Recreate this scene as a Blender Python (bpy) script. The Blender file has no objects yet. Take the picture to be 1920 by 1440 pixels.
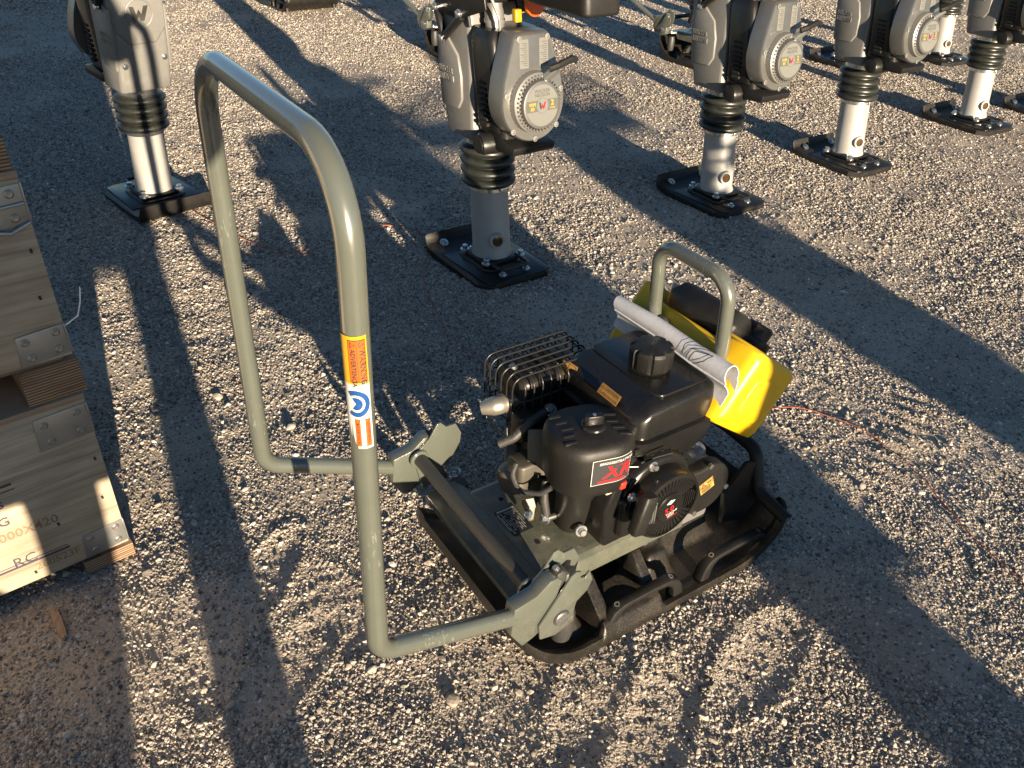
import bpy, bmesh, math, random
import numpy as np
from mathutils import Vector, Matrix
R = math.radians
random.seed(4); RNG = np.random.default_rng(7)
scene = bpy.context.scene
COL = scene.collection

# ------------------------------------------------------------------ camera
CAM_F, CAM_NADIR, CAM_H = 1550.0, (859.6, 2971.0), 1.22       # focal length and nadir in 1920-px units, height in metres
_d = Vector((CAM_NADIR[0]-960, CAM_NADIR[1]-720, CAM_F)).normalized()
_up = -_d
_f = (Vector((0, 0, 1)) - _up*_up.z).normalized()
_r = _f.cross(_up)
if _r.x < 0: _r = -_r
_W = Matrix((_r, _f, _up))                                    # photo axes (right, down, forward) -> world
cx_, cy_, cz_ = _W @ Vector((1, 0, 0)), _W @ Vector((0, 1, 0)), _W @ Vector((0, 0, 1))
cam_d = bpy.data.cameras.new('camera'); cam = bpy.data.objects.new('camera', cam_d); COL.objects.link(cam)
M3 = Matrix((cx_, -cy_, -cz_)).transposed()
cam.matrix_world = Matrix.Translation((0, 0, CAM_H)) @ M3.to_4x4()
cam_d.sensor_fit = 'HORIZONTAL'; cam_d.sensor_width = 36.0; cam_d.lens = 36.0*CAM_F/1920
cam_d.clip_start = 0.02; cam_d.clip_end = 3000
scene.camera = cam
cam_d.dof.use_dof = False

# ------------------------------------------------------------------ sky and sun
SUN_EL, SH_AZ = 8.9, 117.0                                    # elevation; direction in which shadows run
world = bpy.data.worlds.new('World'); scene.world = world; world.use_nodes = True
wn = world.node_tree; wn.nodes.clear()
sky = wn.nodes.new('ShaderNodeTexSky'); sky.sky_type = 'NISHITA'; sky.sun_disc = False
sky.sun_elevation = R(SUN_EL); sky.sun_rotation = R(90-(SH_AZ+180)); sky.altitude = 200; sky.air_density = 1.0; sky.dust_density = 0.3; sky.ozone_density = 3.0
bg = wn.nodes.new('ShaderNodeBackground'); bg.inputs['Strength'].default_value = 0.05
wo = wn.nodes.new('ShaderNodeOutputWorld')
wn.links.new(sky.outputs[0], bg.inputs[0]); wn.links.new(bg.outputs[0], wo.inputs[0])
sun_d = bpy.data.lights.new('sun', 'SUN'); sun_d.energy = 5.0; sun_d.angle = R(0.53); sun_d.color = (1.0, 0.815, 0.59)
sun = bpy.data.objects.new('sun', sun_d); COL.objects.link(sun)
_sd = Vector((math.cos(R(SH_AZ))*math.cos(R(SUN_EL)), math.sin(R(SH_AZ))*math.cos(R(SUN_EL)), -math.sin(R(SUN_EL))))
sun.rotation_euler = _sd.to_track_quat('-Z', 'Y').to_euler()
vs = scene.view_settings; vs.view_transform = 'Standard'; vs.look = 'None'; vs.exposure = 1.72; vs.gamma = 1.0
try: vs.use_curve_mapping = False
except Exception: pass
scene.cycles.use_denoising = True
scene.cycles.max_bounces = 8; scene.cycles.diffuse_bounces = 4; scene.cycles.glossy_bounces = 4
scene.cycles.sample_clamp_indirect = 6.0

# ------------------------------------------------------------------ materials
MATS = {}
def _n(nt, t, **kw):
    n = nt.nodes.new(t)
    for k, v in kw.items(): setattr(n, k, v)
    return n
def mat(name, col, rough=0.5, metal=0.0, var=0.0, vscale=30.0, col2=None, dust=0.0, bump=0.0, bscale=200.0, coat=0.0, rvar=0.0, spec=0.5, dustcol=(0.30, 0.25, 0.19), dscale=14.0, scuff=0.0):
    m = bpy.data.materials.new(name); m.use_nodes = True; nt = m.node_tree; b = nt.nodes['Principled BSDF']
    b.inputs['Base Color'].default_value = (*col, 1); b.inputs['Roughness'].default_value = rough; b.inputs['Metallic'].default_value = metal
    b.inputs['Specular IOR Level'].default_value = spec
    if coat: b.inputs['Coat Weight'].default_value = coat; b.inputs['Coat Roughness'].default_value = 0.14; b.inputs['Coat IOR'].default_value = 1.75 if coat >= 1 else 1.5
    L = nt.links.new
    tc = _n(nt, 'ShaderNodeTexCoord')
    c = None
    if var > 0 or col2:
        ns = _n(nt, 'ShaderNodeTexNoise'); ns.inputs['Scale'].default_value = vscale; ns.inputs['Detail'].default_value = 5.0; L(tc.outputs['Object'], ns.inputs['Vector'])
        mx = _n(nt, 'ShaderNodeMix', data_type='RGBA')
        c2 = col2 if col2 else tuple(min(1, x*(1+var)) for x in col); c1 = col if col2 else tuple(x*(1-var) for x in col)
        mx.inputs[6].default_value = (*c1, 1); mx.inputs[7].default_value = (*c2, 1); L(ns.outputs['Fac'], mx.inputs[0]); c = mx.outputs[2]
    if scuff > 0:
        mp = _n(nt, 'ShaderNodeMapping'); mp.inputs['Scale'].default_value = (260, 260, 60); L(tc.outputs['Object'], mp.inputs[0])
        n5 = _n(nt, 'ShaderNodeTexNoise'); n5.inputs['Scale'].default_value = 1.0; n5.inputs['Detail'].default_value = 2.0; L(mp.outputs[0], n5.inputs['Vector'])
        n6 = _n(nt, 'ShaderNodeTexNoise'); n6.inputs['Scale'].default_value = 9.0; n6.inputs['Detail'].default_value = 4.0; L(tc.outputs['Object'], n6.inputs['Vector'])
        mu = _n(nt, 'ShaderNodeMath', operation='MULTIPLY'); L(n5.outputs['Fac'], mu.inputs[0]); L(n6.outputs['Fac'], mu.inputs[1])
        mr = _n(nt, 'ShaderNodeMapRange'); mr.inputs[1].default_value = 0.385; mr.inputs[2].default_value = 0.42; mr.inputs[4].default_value = scuff; L(mu.outputs[0], mr.inputs[0])
        mx = _n(nt, 'ShaderNodeMix', data_type='RGBA'); mx.inputs[6].default_value = (*col, 1); mx.inputs[7].default_value = (min(1, col[0]*2.4+0.05), min(1, col[1]*2.4+0.05), min(1, col[2]*2.4+0.05), 1)
        if c: L(c, mx.inputs[6])
        L(mr.outputs[0], mx.inputs[0]); c = mx.outputs[2]
    if dust > 0:
        nd = _n(nt, 'ShaderNodeTexNoise'); nd.inputs['Scale'].default_value = dscale; nd.inputs['Detail'].default_value = 8.0; nd.inputs['Roughness'].default_value = 0.7; L(tc.outputs['Object'], nd.inputs['Vector'])
        n2 = _n(nt, 'ShaderNodeTexNoise'); n2.inputs['Scale'].default_value = dscale*22; n2.inputs['Detail'].default_value = 3.0; L(tc.outputs['Object'], n2.inputs['Vector'])
        mu = _n(nt, 'ShaderNodeMath', operation='MULTIPLY'); L(nd.outputs['Fac'], mu.inputs[0]); L(n2.outputs['Fac'], mu.inputs[1])
        mr = _n(nt, 'ShaderNodeMapRange'); mr.inputs[1].default_value = 0.18; mr.inputs[2].default_value = 0.45; mr.inputs[3].default_value = 0.0; mr.inputs[4].default_value = dust; L(mu.outputs[0], mr.inputs[0])
        ge = _n(nt, 'ShaderNodeNewGeometry'); sx = _n(nt, 'ShaderNodeSeparateXYZ'); L(ge.outputs['Normal'], sx.inputs[0])
        mr2 = _n(nt, 'ShaderNodeMapRange'); mr2.inputs[1].default_value = -0.2; mr2.inputs[2].default_value = 0.9; mr2.inputs[3].default_value = 0.35; mr2.inputs[4].default_value = 1.0; L(sx.outputs[2], mr2.inputs[0])
        m2 = _n(nt, 'ShaderNodeMath', operation='MULTIPLY'); L(mr.outputs[0], m2.inputs[0]); L(mr2.outputs[0], m2.inputs[1])
        mx = _n(nt, 'ShaderNodeMix', data_type='RGBA'); mx.inputs[6].default_value = (*col, 1); mx.inputs[7].default_value = (*dustcol, 1)
        if c: L(c, mx.inputs[6])
        L(m2.outputs[0], mx.inputs[0]); c = mx.outputs[2]
        mm = _n(nt, 'ShaderNodeMapRange'); mm.inputs[3].default_value = rough; mm.inputs[4].default_value = min(1, rough+0.4); L(m2.outputs[0], mm.inputs[0]); L(mm.outputs[0], b.inputs['Roughness'])
    elif rvar > 0:
        nr = _n(nt, 'ShaderNodeTexNoise'); nr.inputs['Scale'].default_value = 18.0; nr.inputs['Detail'].default_value = 6.0; L(tc.outputs['Object'], nr.inputs['Vector'])
        mm = _n(nt, 'ShaderNodeMapRange'); mm.inputs[1].default_value = 0.3; mm.inputs[2].default_value = 0.7; mm.inputs[3].default_value = max(0.03, rough-rvar); mm.inputs[4].default_value = rough+rvar; L(nr.outputs['Fac'], mm.inputs[0]); L(mm.outputs[0], b.inputs['Roughness'])
    if c: L(c, b.inputs['Base Color'])
    if bump > 0:
        nb = _n(nt, 'ShaderNodeTexNoise'); nb.inputs['Scale'].default_value = bscale; nb.inputs['Detail'].default_value = 3.0; L(tc.outputs['Object'], nb.inputs['Vector'])
        bp = _n(nt, 'ShaderNodeBump'); bp.inputs['Strength'].default_value = bump; bp.inputs['Distance'].default_value = 0.001; L(nb.outputs['Fac'], bp.inputs['Height']); L(bp.outputs[0], b.inputs['Normal'])
    MATS[name] = m
    return m
mat('olive', (0.080, 0.088, 0.073), 0.30, 0, var=0.08, scuff=0.3, rvar=0.06, coat=1.0, bump=0.06, bscale=120)
mat('crossbar_grey', (0.045, 0.044, 0.040), 0.4, 0, var=0.15, scuff=0.4)
mat('olive_deck', (0.066, 0.073, 0.058), 0.30, 0, var=0.06, scuff=0.5, dust=0.35, coat=0.15, dustcol=(0.33, 0.29, 0.2), dscale=30)
mat('cast_black', (0.008, 0.0078, 0.0072), 0.34, 0, spec=0.4, var=0.3, vscale=60, dust=0.38, bump=0.5, bscale=420, dustcol=(0.11, 0.085, 0.055), dscale=18)
mat('black_plastic', (0.0085, 0.0085, 0.0082), 0.44, 0, spec=0.32, var=0.2, bump=0.35, bscale=900, dust=0.06, dscale=20)
mat('black_gloss', (0.007, 0.007, 0.0068), 0.24, 0, var=0.15, bump=0.03, bscale=80, rvar=0.08, dust=0.03, dscale=26)
mat('tank_black', (0.007, 0.007, 0.007), 0.22, 0, var=0.2, dust=0.16, dustcol=(0.06, 0.052, 0.042), dscale=16, bump=0.05, bscale=300)
mat('black_metal', (0.015, 0.015, 0.015), 0.34, 0.3, var=0.1, rvar=0.08)
mat('void_black', (0.006, 0.006, 0.006), 0.8)
mat('rubber', (0.022, 0.023, 0.024), 0.5, 0, var=0.2, dust=0.15)
mat('bellows', (0.011, 0.0135, 0.0125), 0.36, 0, var=0.15, dust=0.25, dscale=25, dustcol=(0.16, 0.15, 0.11))
mat('zinc', (0.62, 0.63, 0.62), 0.25, 0.95, var=0.08, rvar=0.08)
mat('steel_dark', (0.20, 0.19, 0.175), 0.35, 0.9, var=0.15, rvar=0.1)
mat('chrome', (0.75, 0.75, 0.74), 0.10, 1.0)
mat('alu_cast', (0.24, 0.238, 0.228), 0.45, 0.55, var=0.12, vscale=50, bump=0.35, bscale=500)
mat('alu_bright', (0.42, 0.42, 0.40), 0.30, 0.85, var=0.08, bump=0.1, bscale=300)
mat('grey_cast', (0.165, 0.163, 0.155), 0.45, 0.12, var=0.12, vscale=60, bump=0.4, bscale=600)
mat('disc_print', (0.13, 0.133, 0.125), 0.4)
mat('oil_dark', (0.06, 0.035, 0.012), 0.15, spec=0.7)
mat('alu_fan', (0.19, 0.19, 0.182), 0.34, 0.7, var=0.12, vscale=40, bump=0.15, bscale=300)
mat('shoe_black', (0.008, 0.008, 0.0085), 0.42, 0, spec=0.3, var=0.3, dust=0.15, dscale=18)
mat('leg_alu', (0.30, 0.298, 0.288), 0.5, 0.15, var=0.1, vscale=40, bump=0.3, bscale=500)
mat('carb_metal', (0.10, 0.092, 0.075), 0.5, 0.5, var=0.1, rvar=0.08)
mat('exhaust', (0.40, 0.37, 0.31), 0.36, 0.8, var=0.12, bump=0.15, bscale=300)
mat('grey_guard', (0.17, 0.17, 0.175), 0.45, 0.1, var=0.05)
mat('wire', (0.03, 0.029, 0.028), 0.32, 0.5)
mat('muffler', (0.035, 0.032, 0.028), 0.38, 0.6, var=0.2, rvar=0.1)
mat('yellow', (0.66, 0.395, 0.005), 0.36, 0, var=0.04, vscale=12, bump=0.12, bscale=260, spec=0.4, dust=0.22, dustcol=(0.36, 0.27, 0.10), scuff=0.3)
mat('paper', (0.66, 0.665, 0.68), 0.65, 0, col2=(0.46, 0.465, 0.50), vscale=42, bump=0.3, bscale=150)
mat('paper_edge', (0.86, 0.86, 0.84), 0.6)
mat('ink', (0.018, 0.018, 0.02), 0.6)
mat('ink_soft', (0.06, 0.055, 0.055), 0.7)
mat('white_print', (0.46, 0.455, 0.44), 0.45)
mat('red_print', (0.40, 0.012, 0.016), 0.4)
mat('orange_print', (0.42, 0.085, 0.006), 0.42)
mat('amber_print', (0.86, 0.40, 0.02), 0.42)
mat('gold_label', (0.36, 0.185, 0.04), 0.45)
mat('gold_dull', (0.35, 0.22, 0.05), 0.5)
mat('yellow_print', (0.45, 0.26, 0.008), 0.4)
mat('blue_print', (0.008, 0.055, 0.20), 0.4)
mat('grey_print', (0.075, 0.078, 0.072), 0.45)
mat('green_ink', (0.02, 0.16, 0.10), 0.6)
mat('stamp_ink', (0.05, 0.04, 0.06), 0.7)
mat('stamp_brown', (0.20, 0.13, 0.075), 0.8)
mat('stamp_red', (0.30, 0.07, 0.045), 0.8)
mat('red_plastic', (0.62, 0.03, 0.015), 0.4)
mat('orange_plastic', (0.75, 0.10, 0.012), 0.4)
mat('cream_plastic', (0.55, 0.52, 0.38), 0.5)
mat('galvanised', (0.30, 0.305, 0.30), 0.40, 0.7, var=0.14, vscale=9, rvar=0.12, bump=0.1, bscale=90)
mat('nail', (0.28, 0.27, 0.25), 0.4, 0.8, var=0.2)
mat('nail_dark', (0.045, 0.035, 0.028), 0.6, 0.4)
mat('string', (0.34, 0.085, 0.04), 0.75, 0, var=0.2, vscale=60)
mat('white_plastic', (0.75, 0.75, 0.73), 0.5)
mat('skin', (0.45, 0.27, 0.19), 0.5, 0, var=0.08)
mat('coat', (0.05, 0.06, 0.075), 0.8, 0, var=0.2, vscale=20, bump=0.4, bscale=250)
mat('denim', (0.06, 0.075, 0.11), 0.85, 0, var=0.25, vscale=60, bump=0.4, bscale=500)
mat('boot', (0.07, 0.045, 0.025), 0.6, 0, var=0.2)
mat('hair', (0.03, 0.02, 0.014), 0.6)

def wood_mat(name, ca, cb, cc, sx=(2.2, 2.2, 60.0), rough=0.72, bands=0.0):
    m = bpy.data.materials.new(name); m.use_nodes = True; nt = m.node_tree; b = nt.nodes['Principled BSDF']; L = nt.links.new
    tc = _n(nt, 'ShaderNodeTexCoord'); mp = _n(nt, 'ShaderNodeMapping'); mp.inputs['Scale'].default_value = sx; L(tc.outputs['Object'], mp.inputs[0])
    ns = _n(nt, 'ShaderNodeTexNoise'); ns.inputs['Scale'].default_value = 1.0; ns.inputs['Detail'].default_value = 9.0; ns.inputs['Roughness'].default_value = 0.62; ns.inputs['Distortion'].default_value = 0.6; L(mp.outputs[0], ns.inputs['Vector'])
    mp2 = _n(nt, 'ShaderNodeMapping'); mp2.inputs['Scale'].default_value = tuple(x*5 for x in sx); L(tc.outputs['Object'], mp2.inputs[0])
    n2 = _n(nt, 'ShaderNodeTexNoise'); n2.inputs['Scale'].default_value = 1.0; n2.inputs['Detail'].default_value = 4.0; L(mp2.outputs[0], n2.inputs['Vector'])
    ad = _n(nt, 'ShaderNodeMath', operation='MULTIPLY_ADD'); ad.inputs[1].default_value = 0.45; L(n2.outputs['Fac'], ad.inputs[0]); L(ns.outputs['Fac'], ad.inputs[2])
    cr = _n(nt, 'ShaderNodeValToRGB'); e = cr.color_ramp.elements
    e[0].position = 0.5; e[0].color = (*ca, 1); e[1].position = 0.92; e[1].color = (*cb, 1); q = e.new(0.7); q.color = (*cc, 1)
    L(ad.outputs[0], cr.inputs[0])
    mp3 = _n(nt, 'ShaderNodeMapping'); mp3.inputs['Scale'].default_value = (4.0, 4.0, 16.0); L(tc.outputs['Object'], mp3.inputs[0]); n3 = _n(nt, 'ShaderNodeTexNoise'); n3.inputs['Scale'].default_value = 1.0; n3.inputs['Detail'].default_value = 7.0; L(mp3.outputs[0], n3.inputs['Vector'])
    cr3 = _n(nt, 'ShaderNodeMapRange'); cr3.inputs[1].default_value = 0.45; cr3.inputs[2].default_value = 0.75; cr3.inputs[3].default_value = 0.0; cr3.inputs[4].default_value = 0.9; L(n3.outputs['Fac'], cr3.inputs[0])
    mx = _n(nt, 'ShaderNodeMix', data_type='RGBA', blend_type='MULTIPLY'); mx.inputs[7].default_value = (0.50, 0.46, 0.42, 1); L(cr3.outputs[0], mx.inputs[0]); L(cr.outputs[0], mx.inputs[6])
    csrc = mx.outputs[2]
    if bands:
        wv = _n(nt, 'ShaderNodeTexWave', wave_type='BANDS', bands_direction='Z', wave_profile='SIN'); wv.inputs['Scale'].default_value = bands; wv.inputs['Distortion'].default_value = 3.5; wv.inputs['Detail'].default_value = 3.0; wv.inputs['Detail Scale'].default_value = 0.25; L(tc.outputs['Object'], wv.inputs['Vector'])
        wr = _n(nt, 'ShaderNodeMapRange'); wr.inputs[1].default_value = 0.15; wr.inputs[2].default_value = 0.75; L(wv.outputs['Fac'], wr.inputs[0])
        m4 = _n(nt, 'ShaderNodeMix', data_type='RGBA'); m4.inputs[6].default_value = (0.075, 0.045, 0.028, 1); L(wr.outputs[0], m4.inputs[0]); L(csrc, m4.inputs[7]); csrc = m4.outputs[2]
    L(csrc, b.inputs['Base Color']); b.inputs['Roughness'].default_value = rough; b.inputs['Specular IOR Level'].default_value = 0.3
    bp = _n(nt, 'ShaderNodeBump'); bp.inputs['Strength'].default_value = 0.5; bp.inputs['Distance'].default_value = 0.0012; L(ad.outputs[0], bp.inputs['Height']); L(bp.outputs[0], b.inputs['Normal'])
    MATS[name] = m
wood_mat('plywood', (0.25, 0.205, 0.15), (0.43, 0.365, 0.28), (0.35, 0.295, 0.22))
wood_mat('lvl', (0.16, 0.10, 0.06), (0.40, 0.28, 0.18), (0.30, 0.20, 0.125), sx=(3, 3, 110), bands=62.0)
wood_mat('ply_edge', (0.16, 0.11, 0.08), (0.36, 0.27, 0.18), (0.26, 0.19, 0.13), sx=(3, 3, 240))
wood_mat('splinter_wood', (0.25, 0.16, 0.10), (0.45, 0.33, 0.23), (0.36, 0.24, 0.16), sx=(90, 6, 90))

# ------------------------------------------------------------------ mesh building
def fillet(pts, rad, seg=8):
    """round the inner corners of a polyline"""
    P = [Vector(p) for p in pts]; out = [P[0]]
    rads = rad if isinstance(rad, (list, tuple)) else [rad]*(len(P)-2)
    for i in range(1, len(P)-1):
        a, b, c = P[i-1], P[i], P[i+1]; u = (a-b).normalized(); v = (c-b).normalized()
        ang = u.angle(v)
        if ang > 3.1 or rads[i-1] <= 0: out.append(b); continue
        t = min(rads[i-1]/math.tan(ang/2), 0.49*(a-b).length, 0.49*(c-b).length); r = t*math.tan(ang/2)
        cen = b + (u+v).normalized()*(r/math.sin(ang/2)); s = b+u*t-cen; e = b+v*t-cen
        tot = s.angle(e)
        for k in range(seg+1):
            f = k/seg; out.append(cen + (s*math.sin((1-f)*tot)+e*math.sin(f*tot))/math.sin(tot))
    out.append(P[-1]); return out
def rrect(cx, cy, w, h, r, n=5):
    pts = []; r = min(r, w/2-1e-5, h/2-1e-5)
    for k, (sx, sy) in enumerate(((1, 1), (-1, 1), (-1, -1), (1, -1))):
        for i in range(n+1):
            a = (k+i/n)*math.pi/2; pts.append((cx+sx*(w/2-r)+r*math.cos(a), cy+sy*(h/2-r)+r*math.sin(a)))
    return pts
def circle(cx, cy, r, n=24, a0=0, a1=2*math.pi):
    return [(cx+r*math.cos(a0+(a1-a0)*i/n), cy+r*math.sin(a0+(a1-a0)*i/n)) for i in range(n)]
TXT = {}
def text_geo(s, bold=0.0, align='LEFT', shear=0.0):
    k = (s, bold, align, shear)
    if k not in TXT:
        cu = bpy.data.curves.new('t', 'FONT'); cu.body = s; cu.size = 1.0; cu.resolution_u = 2; cu.offset = bold; cu.align_x = align; cu.shear = shear; cu.space_line = 0.8
        o = bpy.data.objects.new('t', cu); COL.objects.link(o)
        dg = bpy.context.evaluated_depsgraph_get(); me = o.evaluated_get(dg).to_mesh()
        TXT[k] = ([tuple(v.co) for v in me.vertices], [tuple(p.vertices) for p in me.polygons])
        o.evaluated_get(dg).to_mesh_clear(); bpy.data.objects.remove(o); bpy.data.curves.remove(cu)
    return TXT[k]
class MB:
    def __init__(s, T=None): s.v = []; s.f = []; s.mi = []; s.mats = []; s.cur = 0; s.T = T
    def use(s, name):
        if name not in s.mats: s.mats.append(name)
        s.cur = s.mats.index(name); return s
    def add(s, vs, fs):
        o = len(s.v)
        s.v += [tuple(s.T @ Vector(p)) if s.T is not None else tuple(p) for p in vs]
        for f in fs: s.f.append(tuple(i+o for i in f)); s.mi.append(s.cur)
        return s
    def box(s, x0, x1, y0, y1, z0, z1):
        return s.add([(x0, y0, z0), (x1, y0, z0), (x1, y1, z0), (x0, y1, z0), (x0, y0, z1), (x1, y0, z1), (x1, y1, z1), (x0, y1, z1)],
                     [(3, 2, 1, 0), (4, 5, 6, 7), (0, 1, 5, 4), (1, 2, 6, 5), (2, 3, 7, 6), (3, 0, 4, 7)])
    def loft(s, rings, cap=True, closed=False):
        n = len(rings[0]); vs = [p for r in rings for p in r]; fs = []; m = len(rings)
        for i in range(m if closed else m-1):
            j = (i+1) % m
            for k in range(n):
                l = (k+1) % n; fs.append((i*n+k, i*n+l, j*n+l, j*n+k))
        if cap and not closed: fs.append(tuple(range(n-1, -1, -1))); fs.append(tuple((m-1)*n+k for k in range(n)))
        return s.add(vs, fs)
    def tube(s, pts, r, n=10, closed=False, cap=True):
        P = [Vector(p) for p in pts]; m = len(P); rings = []; nrm = None
        for i in range(m):
            if closed: t = (P[(i+1) % m]-P[i-1])
            else: t = (P[min(i+1, m-1)]-P[max(i-1, 0)])
            t = t.normalized()
            if nrm is None:
                a = Vector((0, 0, 1)) if abs(t.z) < 0.9 else Vector((1, 0, 0)); nrm = t.cross(a).normalized()
            else: nrm = (nrm - t*nrm.dot(t)).normalized()
            b = t.cross(nrm); rr = r[i] if isinstance(r, (list, tuple)) else r
            rings.append([tuple(P[i]+(nrm*math.cos(2*math.pi*k/n)+b*math.sin(2*math.pi*k/n))*rr) for k in range(n)])
        return s.loft(rings, cap=cap, closed=closed)
    def cyl(s, p0, p1, r, r1=None, n=20): return s.tube([p0, p1], [r, r if r1 is None else r1], n)
    def lathe(s, prof, o=(0, 0, 0), ax=(0, 0, 1), n=24, cap=True):
        """prof: (radius, height) along axis ax from o"""
        a = Vector(ax).normalized(); u = a.cross(Vector((0, 0, 1)) if abs(a.z) < 0.9 else Vector((1, 0, 0))).normalized(); w = a.cross(u); o = Vector(o)
        return s.loft([[tuple(o+a*h+(u*math.cos(2*math.pi*k/n)+w*math.sin(2*math.pi*k/n))*max(r, 1e-5)) for k in range(n)] for r, h in prof], cap=cap)
    def prism(s, poly, plane, d0, d1):
        f = {'xy': lambda p, d: (p[0], p[1], d), 'xz': lambda p, d: (p[0], d, p[1]), 'yz': lambda p, d: (d, p[0], p[1])}[plane]
        return s.loft([[f(p, d0) for p in poly], [f(p, d1) for p in poly]])
    def rbox(s, x0, x1, y0, y1, z0, z1, r, e=None, et=None, n=5):
        """box with plan corner radius r, rounded bottom (e) and top (et) edges"""
        e = 0.3*r if e is None else e; et = e if et is None else et; rings = []
        for z, i in [(z0, e)]+[(z0+e*(1-math.cos(a)), e*(1-math.sin(a))) for a in (0.5, 1.05, 1.57)]+[(z1-et*(1-math.cos(a)), et*(1-math.sin(a))) for a in (1.57, 1.05, 0.5)]+[(z1, et)]:
            rings.append([(p[0], p[1], z) for p in rrect((x0+x1)/2, (y0+y1)/2, x1-x0-2*i, y1-y0-2*i, max(r-i, 0.001), n)])
        return s.loft(rings)
    def text(s, string, fn, size=1.0, bold=0.0, align='LEFT', shear=0.0):
        """fn maps a 2-D text point (already scaled) to 3-D"""
        vs, fs = text_geo(string, bold, align, shear)
        return s.add([fn(p[0]*size, p[1]*size) for p in vs], fs)
    def bolt(s, p, ax, r=0.007, h=0.006, washer=True):
        p = Vector(p); ax = Vector(ax).normalized()
        if washer: s.lathe([(r*1.55, 0), (r*1.55, h*0.3), (r*1.45, h*0.36)], p, ax, 14)
        s.lathe([(r, h*0.3), (r, h), (r*0.8, h*1.15)], p, ax, 6)
        return s
    def build(s, name, m=None, parent=None, bevel=0.0, ang=35, seg=2):
        me = bpy.data.meshes.new(name)
        if bevel > 0:
            bm = bmesh.new(); vv = [bm.verts.new(p) for p in s.v]; bm.verts.ensure_lookup_table()
            for f, mi in zip(s.f, s.mi):
                try: bf = bm.faces.new([vv[i] for i in f]); bf.material_index = mi
                except ValueError: pass
            bmesh.ops.recalc_face_normals(bm, faces=bm.faces)
            es = [e for e in bm.edges if len(e.link_faces) == 2 and e.calc_face_angle(0) > R(38)]
            if es: bmesh.ops.bevel(bm, geom=es, offset=bevel, offset_type='OFFSET', segments=seg, profile=0.5, affect='EDGES', clamp_overlap=True)
            bm.to_mesh(me); bm.free()
        else:
            me.from_pydata(s.v, [], s.f); me.polygons.foreach_set('material_index', s.mi)
            bm = bmesh.new(); bm.from_mesh(me); bmesh.ops.recalc_face_normals(bm, faces=bm.faces); bm.to_mesh(me); bm.free()
        me.polygons.foreach_set('use_smooth', [True]*len(me.polygons)); me.update()
        me.set_sharp_from_angle(angle=R(ang))
        for q in (s.mats if s.mats else [m]): me.materials.append(MATS[q])
        o = bpy.data.objects.new(name, me); COL.objects.link(o)
        if parent: o.parent = parent
        return o
def empty(name, loc=(0, 0, 0), rz=0.0):
    o = bpy.data.objects.new(name, None); COL.objects.link(o); o.location = loc; o.rotation_euler = (0, 0, rz); o.empty_display_size = 0.1; return o
def tag(o, label, cat, group=None, kind=None):
    if label: o['label'] = label
    if cat: o['category'] = cat
    if group: o['group'] = group
    if kind: o['kind'] = kind
    return o
def copy_tree(o, parent=None):
    c = o.copy(); COL.objects.link(c); c.parent = parent
    for ch in list(o.children): copy_tree(ch, c)
    return c
# ------------------------------------------------------------------ ground
def vnoise(x, y, seed):
    r = np.random.default_rng(seed).random((256, 256))
    xi = np.floor(x).astype(int); yi = np.floor(y).astype(int); fx = x-xi; fy = y-yi
    fx = fx*fx*(3-2*fx); fy = fy*fy*(3-2*fy)
    g = lambda a, b: r[a % 256, b % 256]
    return (g(xi, yi)*(1-fx)+g(xi+1, yi)*fx)*(1-fy)+(g(xi, yi+1)*(1-fx)+g(xi+1, yi+1)*fx)*fy
PRINTS = [(-0.30, 1.02, 2.2, .11, .045), (0.26, 0.80, 1.15, .14, .05), (0.62, 1.60, 2.5, .16, .05), (0.16, 0.86, 1.25, .14, .05), (-0.52, 0.93, 1.9, .13, .05), (-0.36, 0.88, 1.2, .12, .045), (0.47, 0.95, 0.9, .12, .05), (0.85, 1.75, 2.3, .15, .05), (-0.46, 1.07, 1.4, .12, .045)]
def sandy(x, y):
    a = vnoise(x*1.7+3.1, y*1.7+9.2, 1)*0.6+vnoise(x*5.1, y*5.1, 2)*0.4
    s = np.clip((a-0.44)/0.20, 0, 1)
    for (px, py, an, l, w) in PRINTS:
        u = (x-px)*math.cos(an)+(y-py)*math.sin(an); v = -(x-px)*math.sin(an)+(y-py)*math.cos(an)
        s = np.maximum(s, np.clip(1.7-(u/(l*1.05))**2-(v/(w*1.3))**2, 0, 1)*0.85)
    s = np.maximum(s, np.clip(1.5-((x-0.25)/0.30)**2-((y-2.15)/0.16)**2, 0, 1)*0.95)      # dusty patch behind the engine
    s = np.maximum(s, np.clip(1.5-((x-0.70)/0.12)**2-((y-1.42)/0.20)**2, 0, 1)*0.9)
    s = np.maximum(s, np.clip(1.5-((x+0.62)/0.16)**2-((y-0.90)/0.16)**2, 0, 1)*0.9)
    return s
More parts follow.
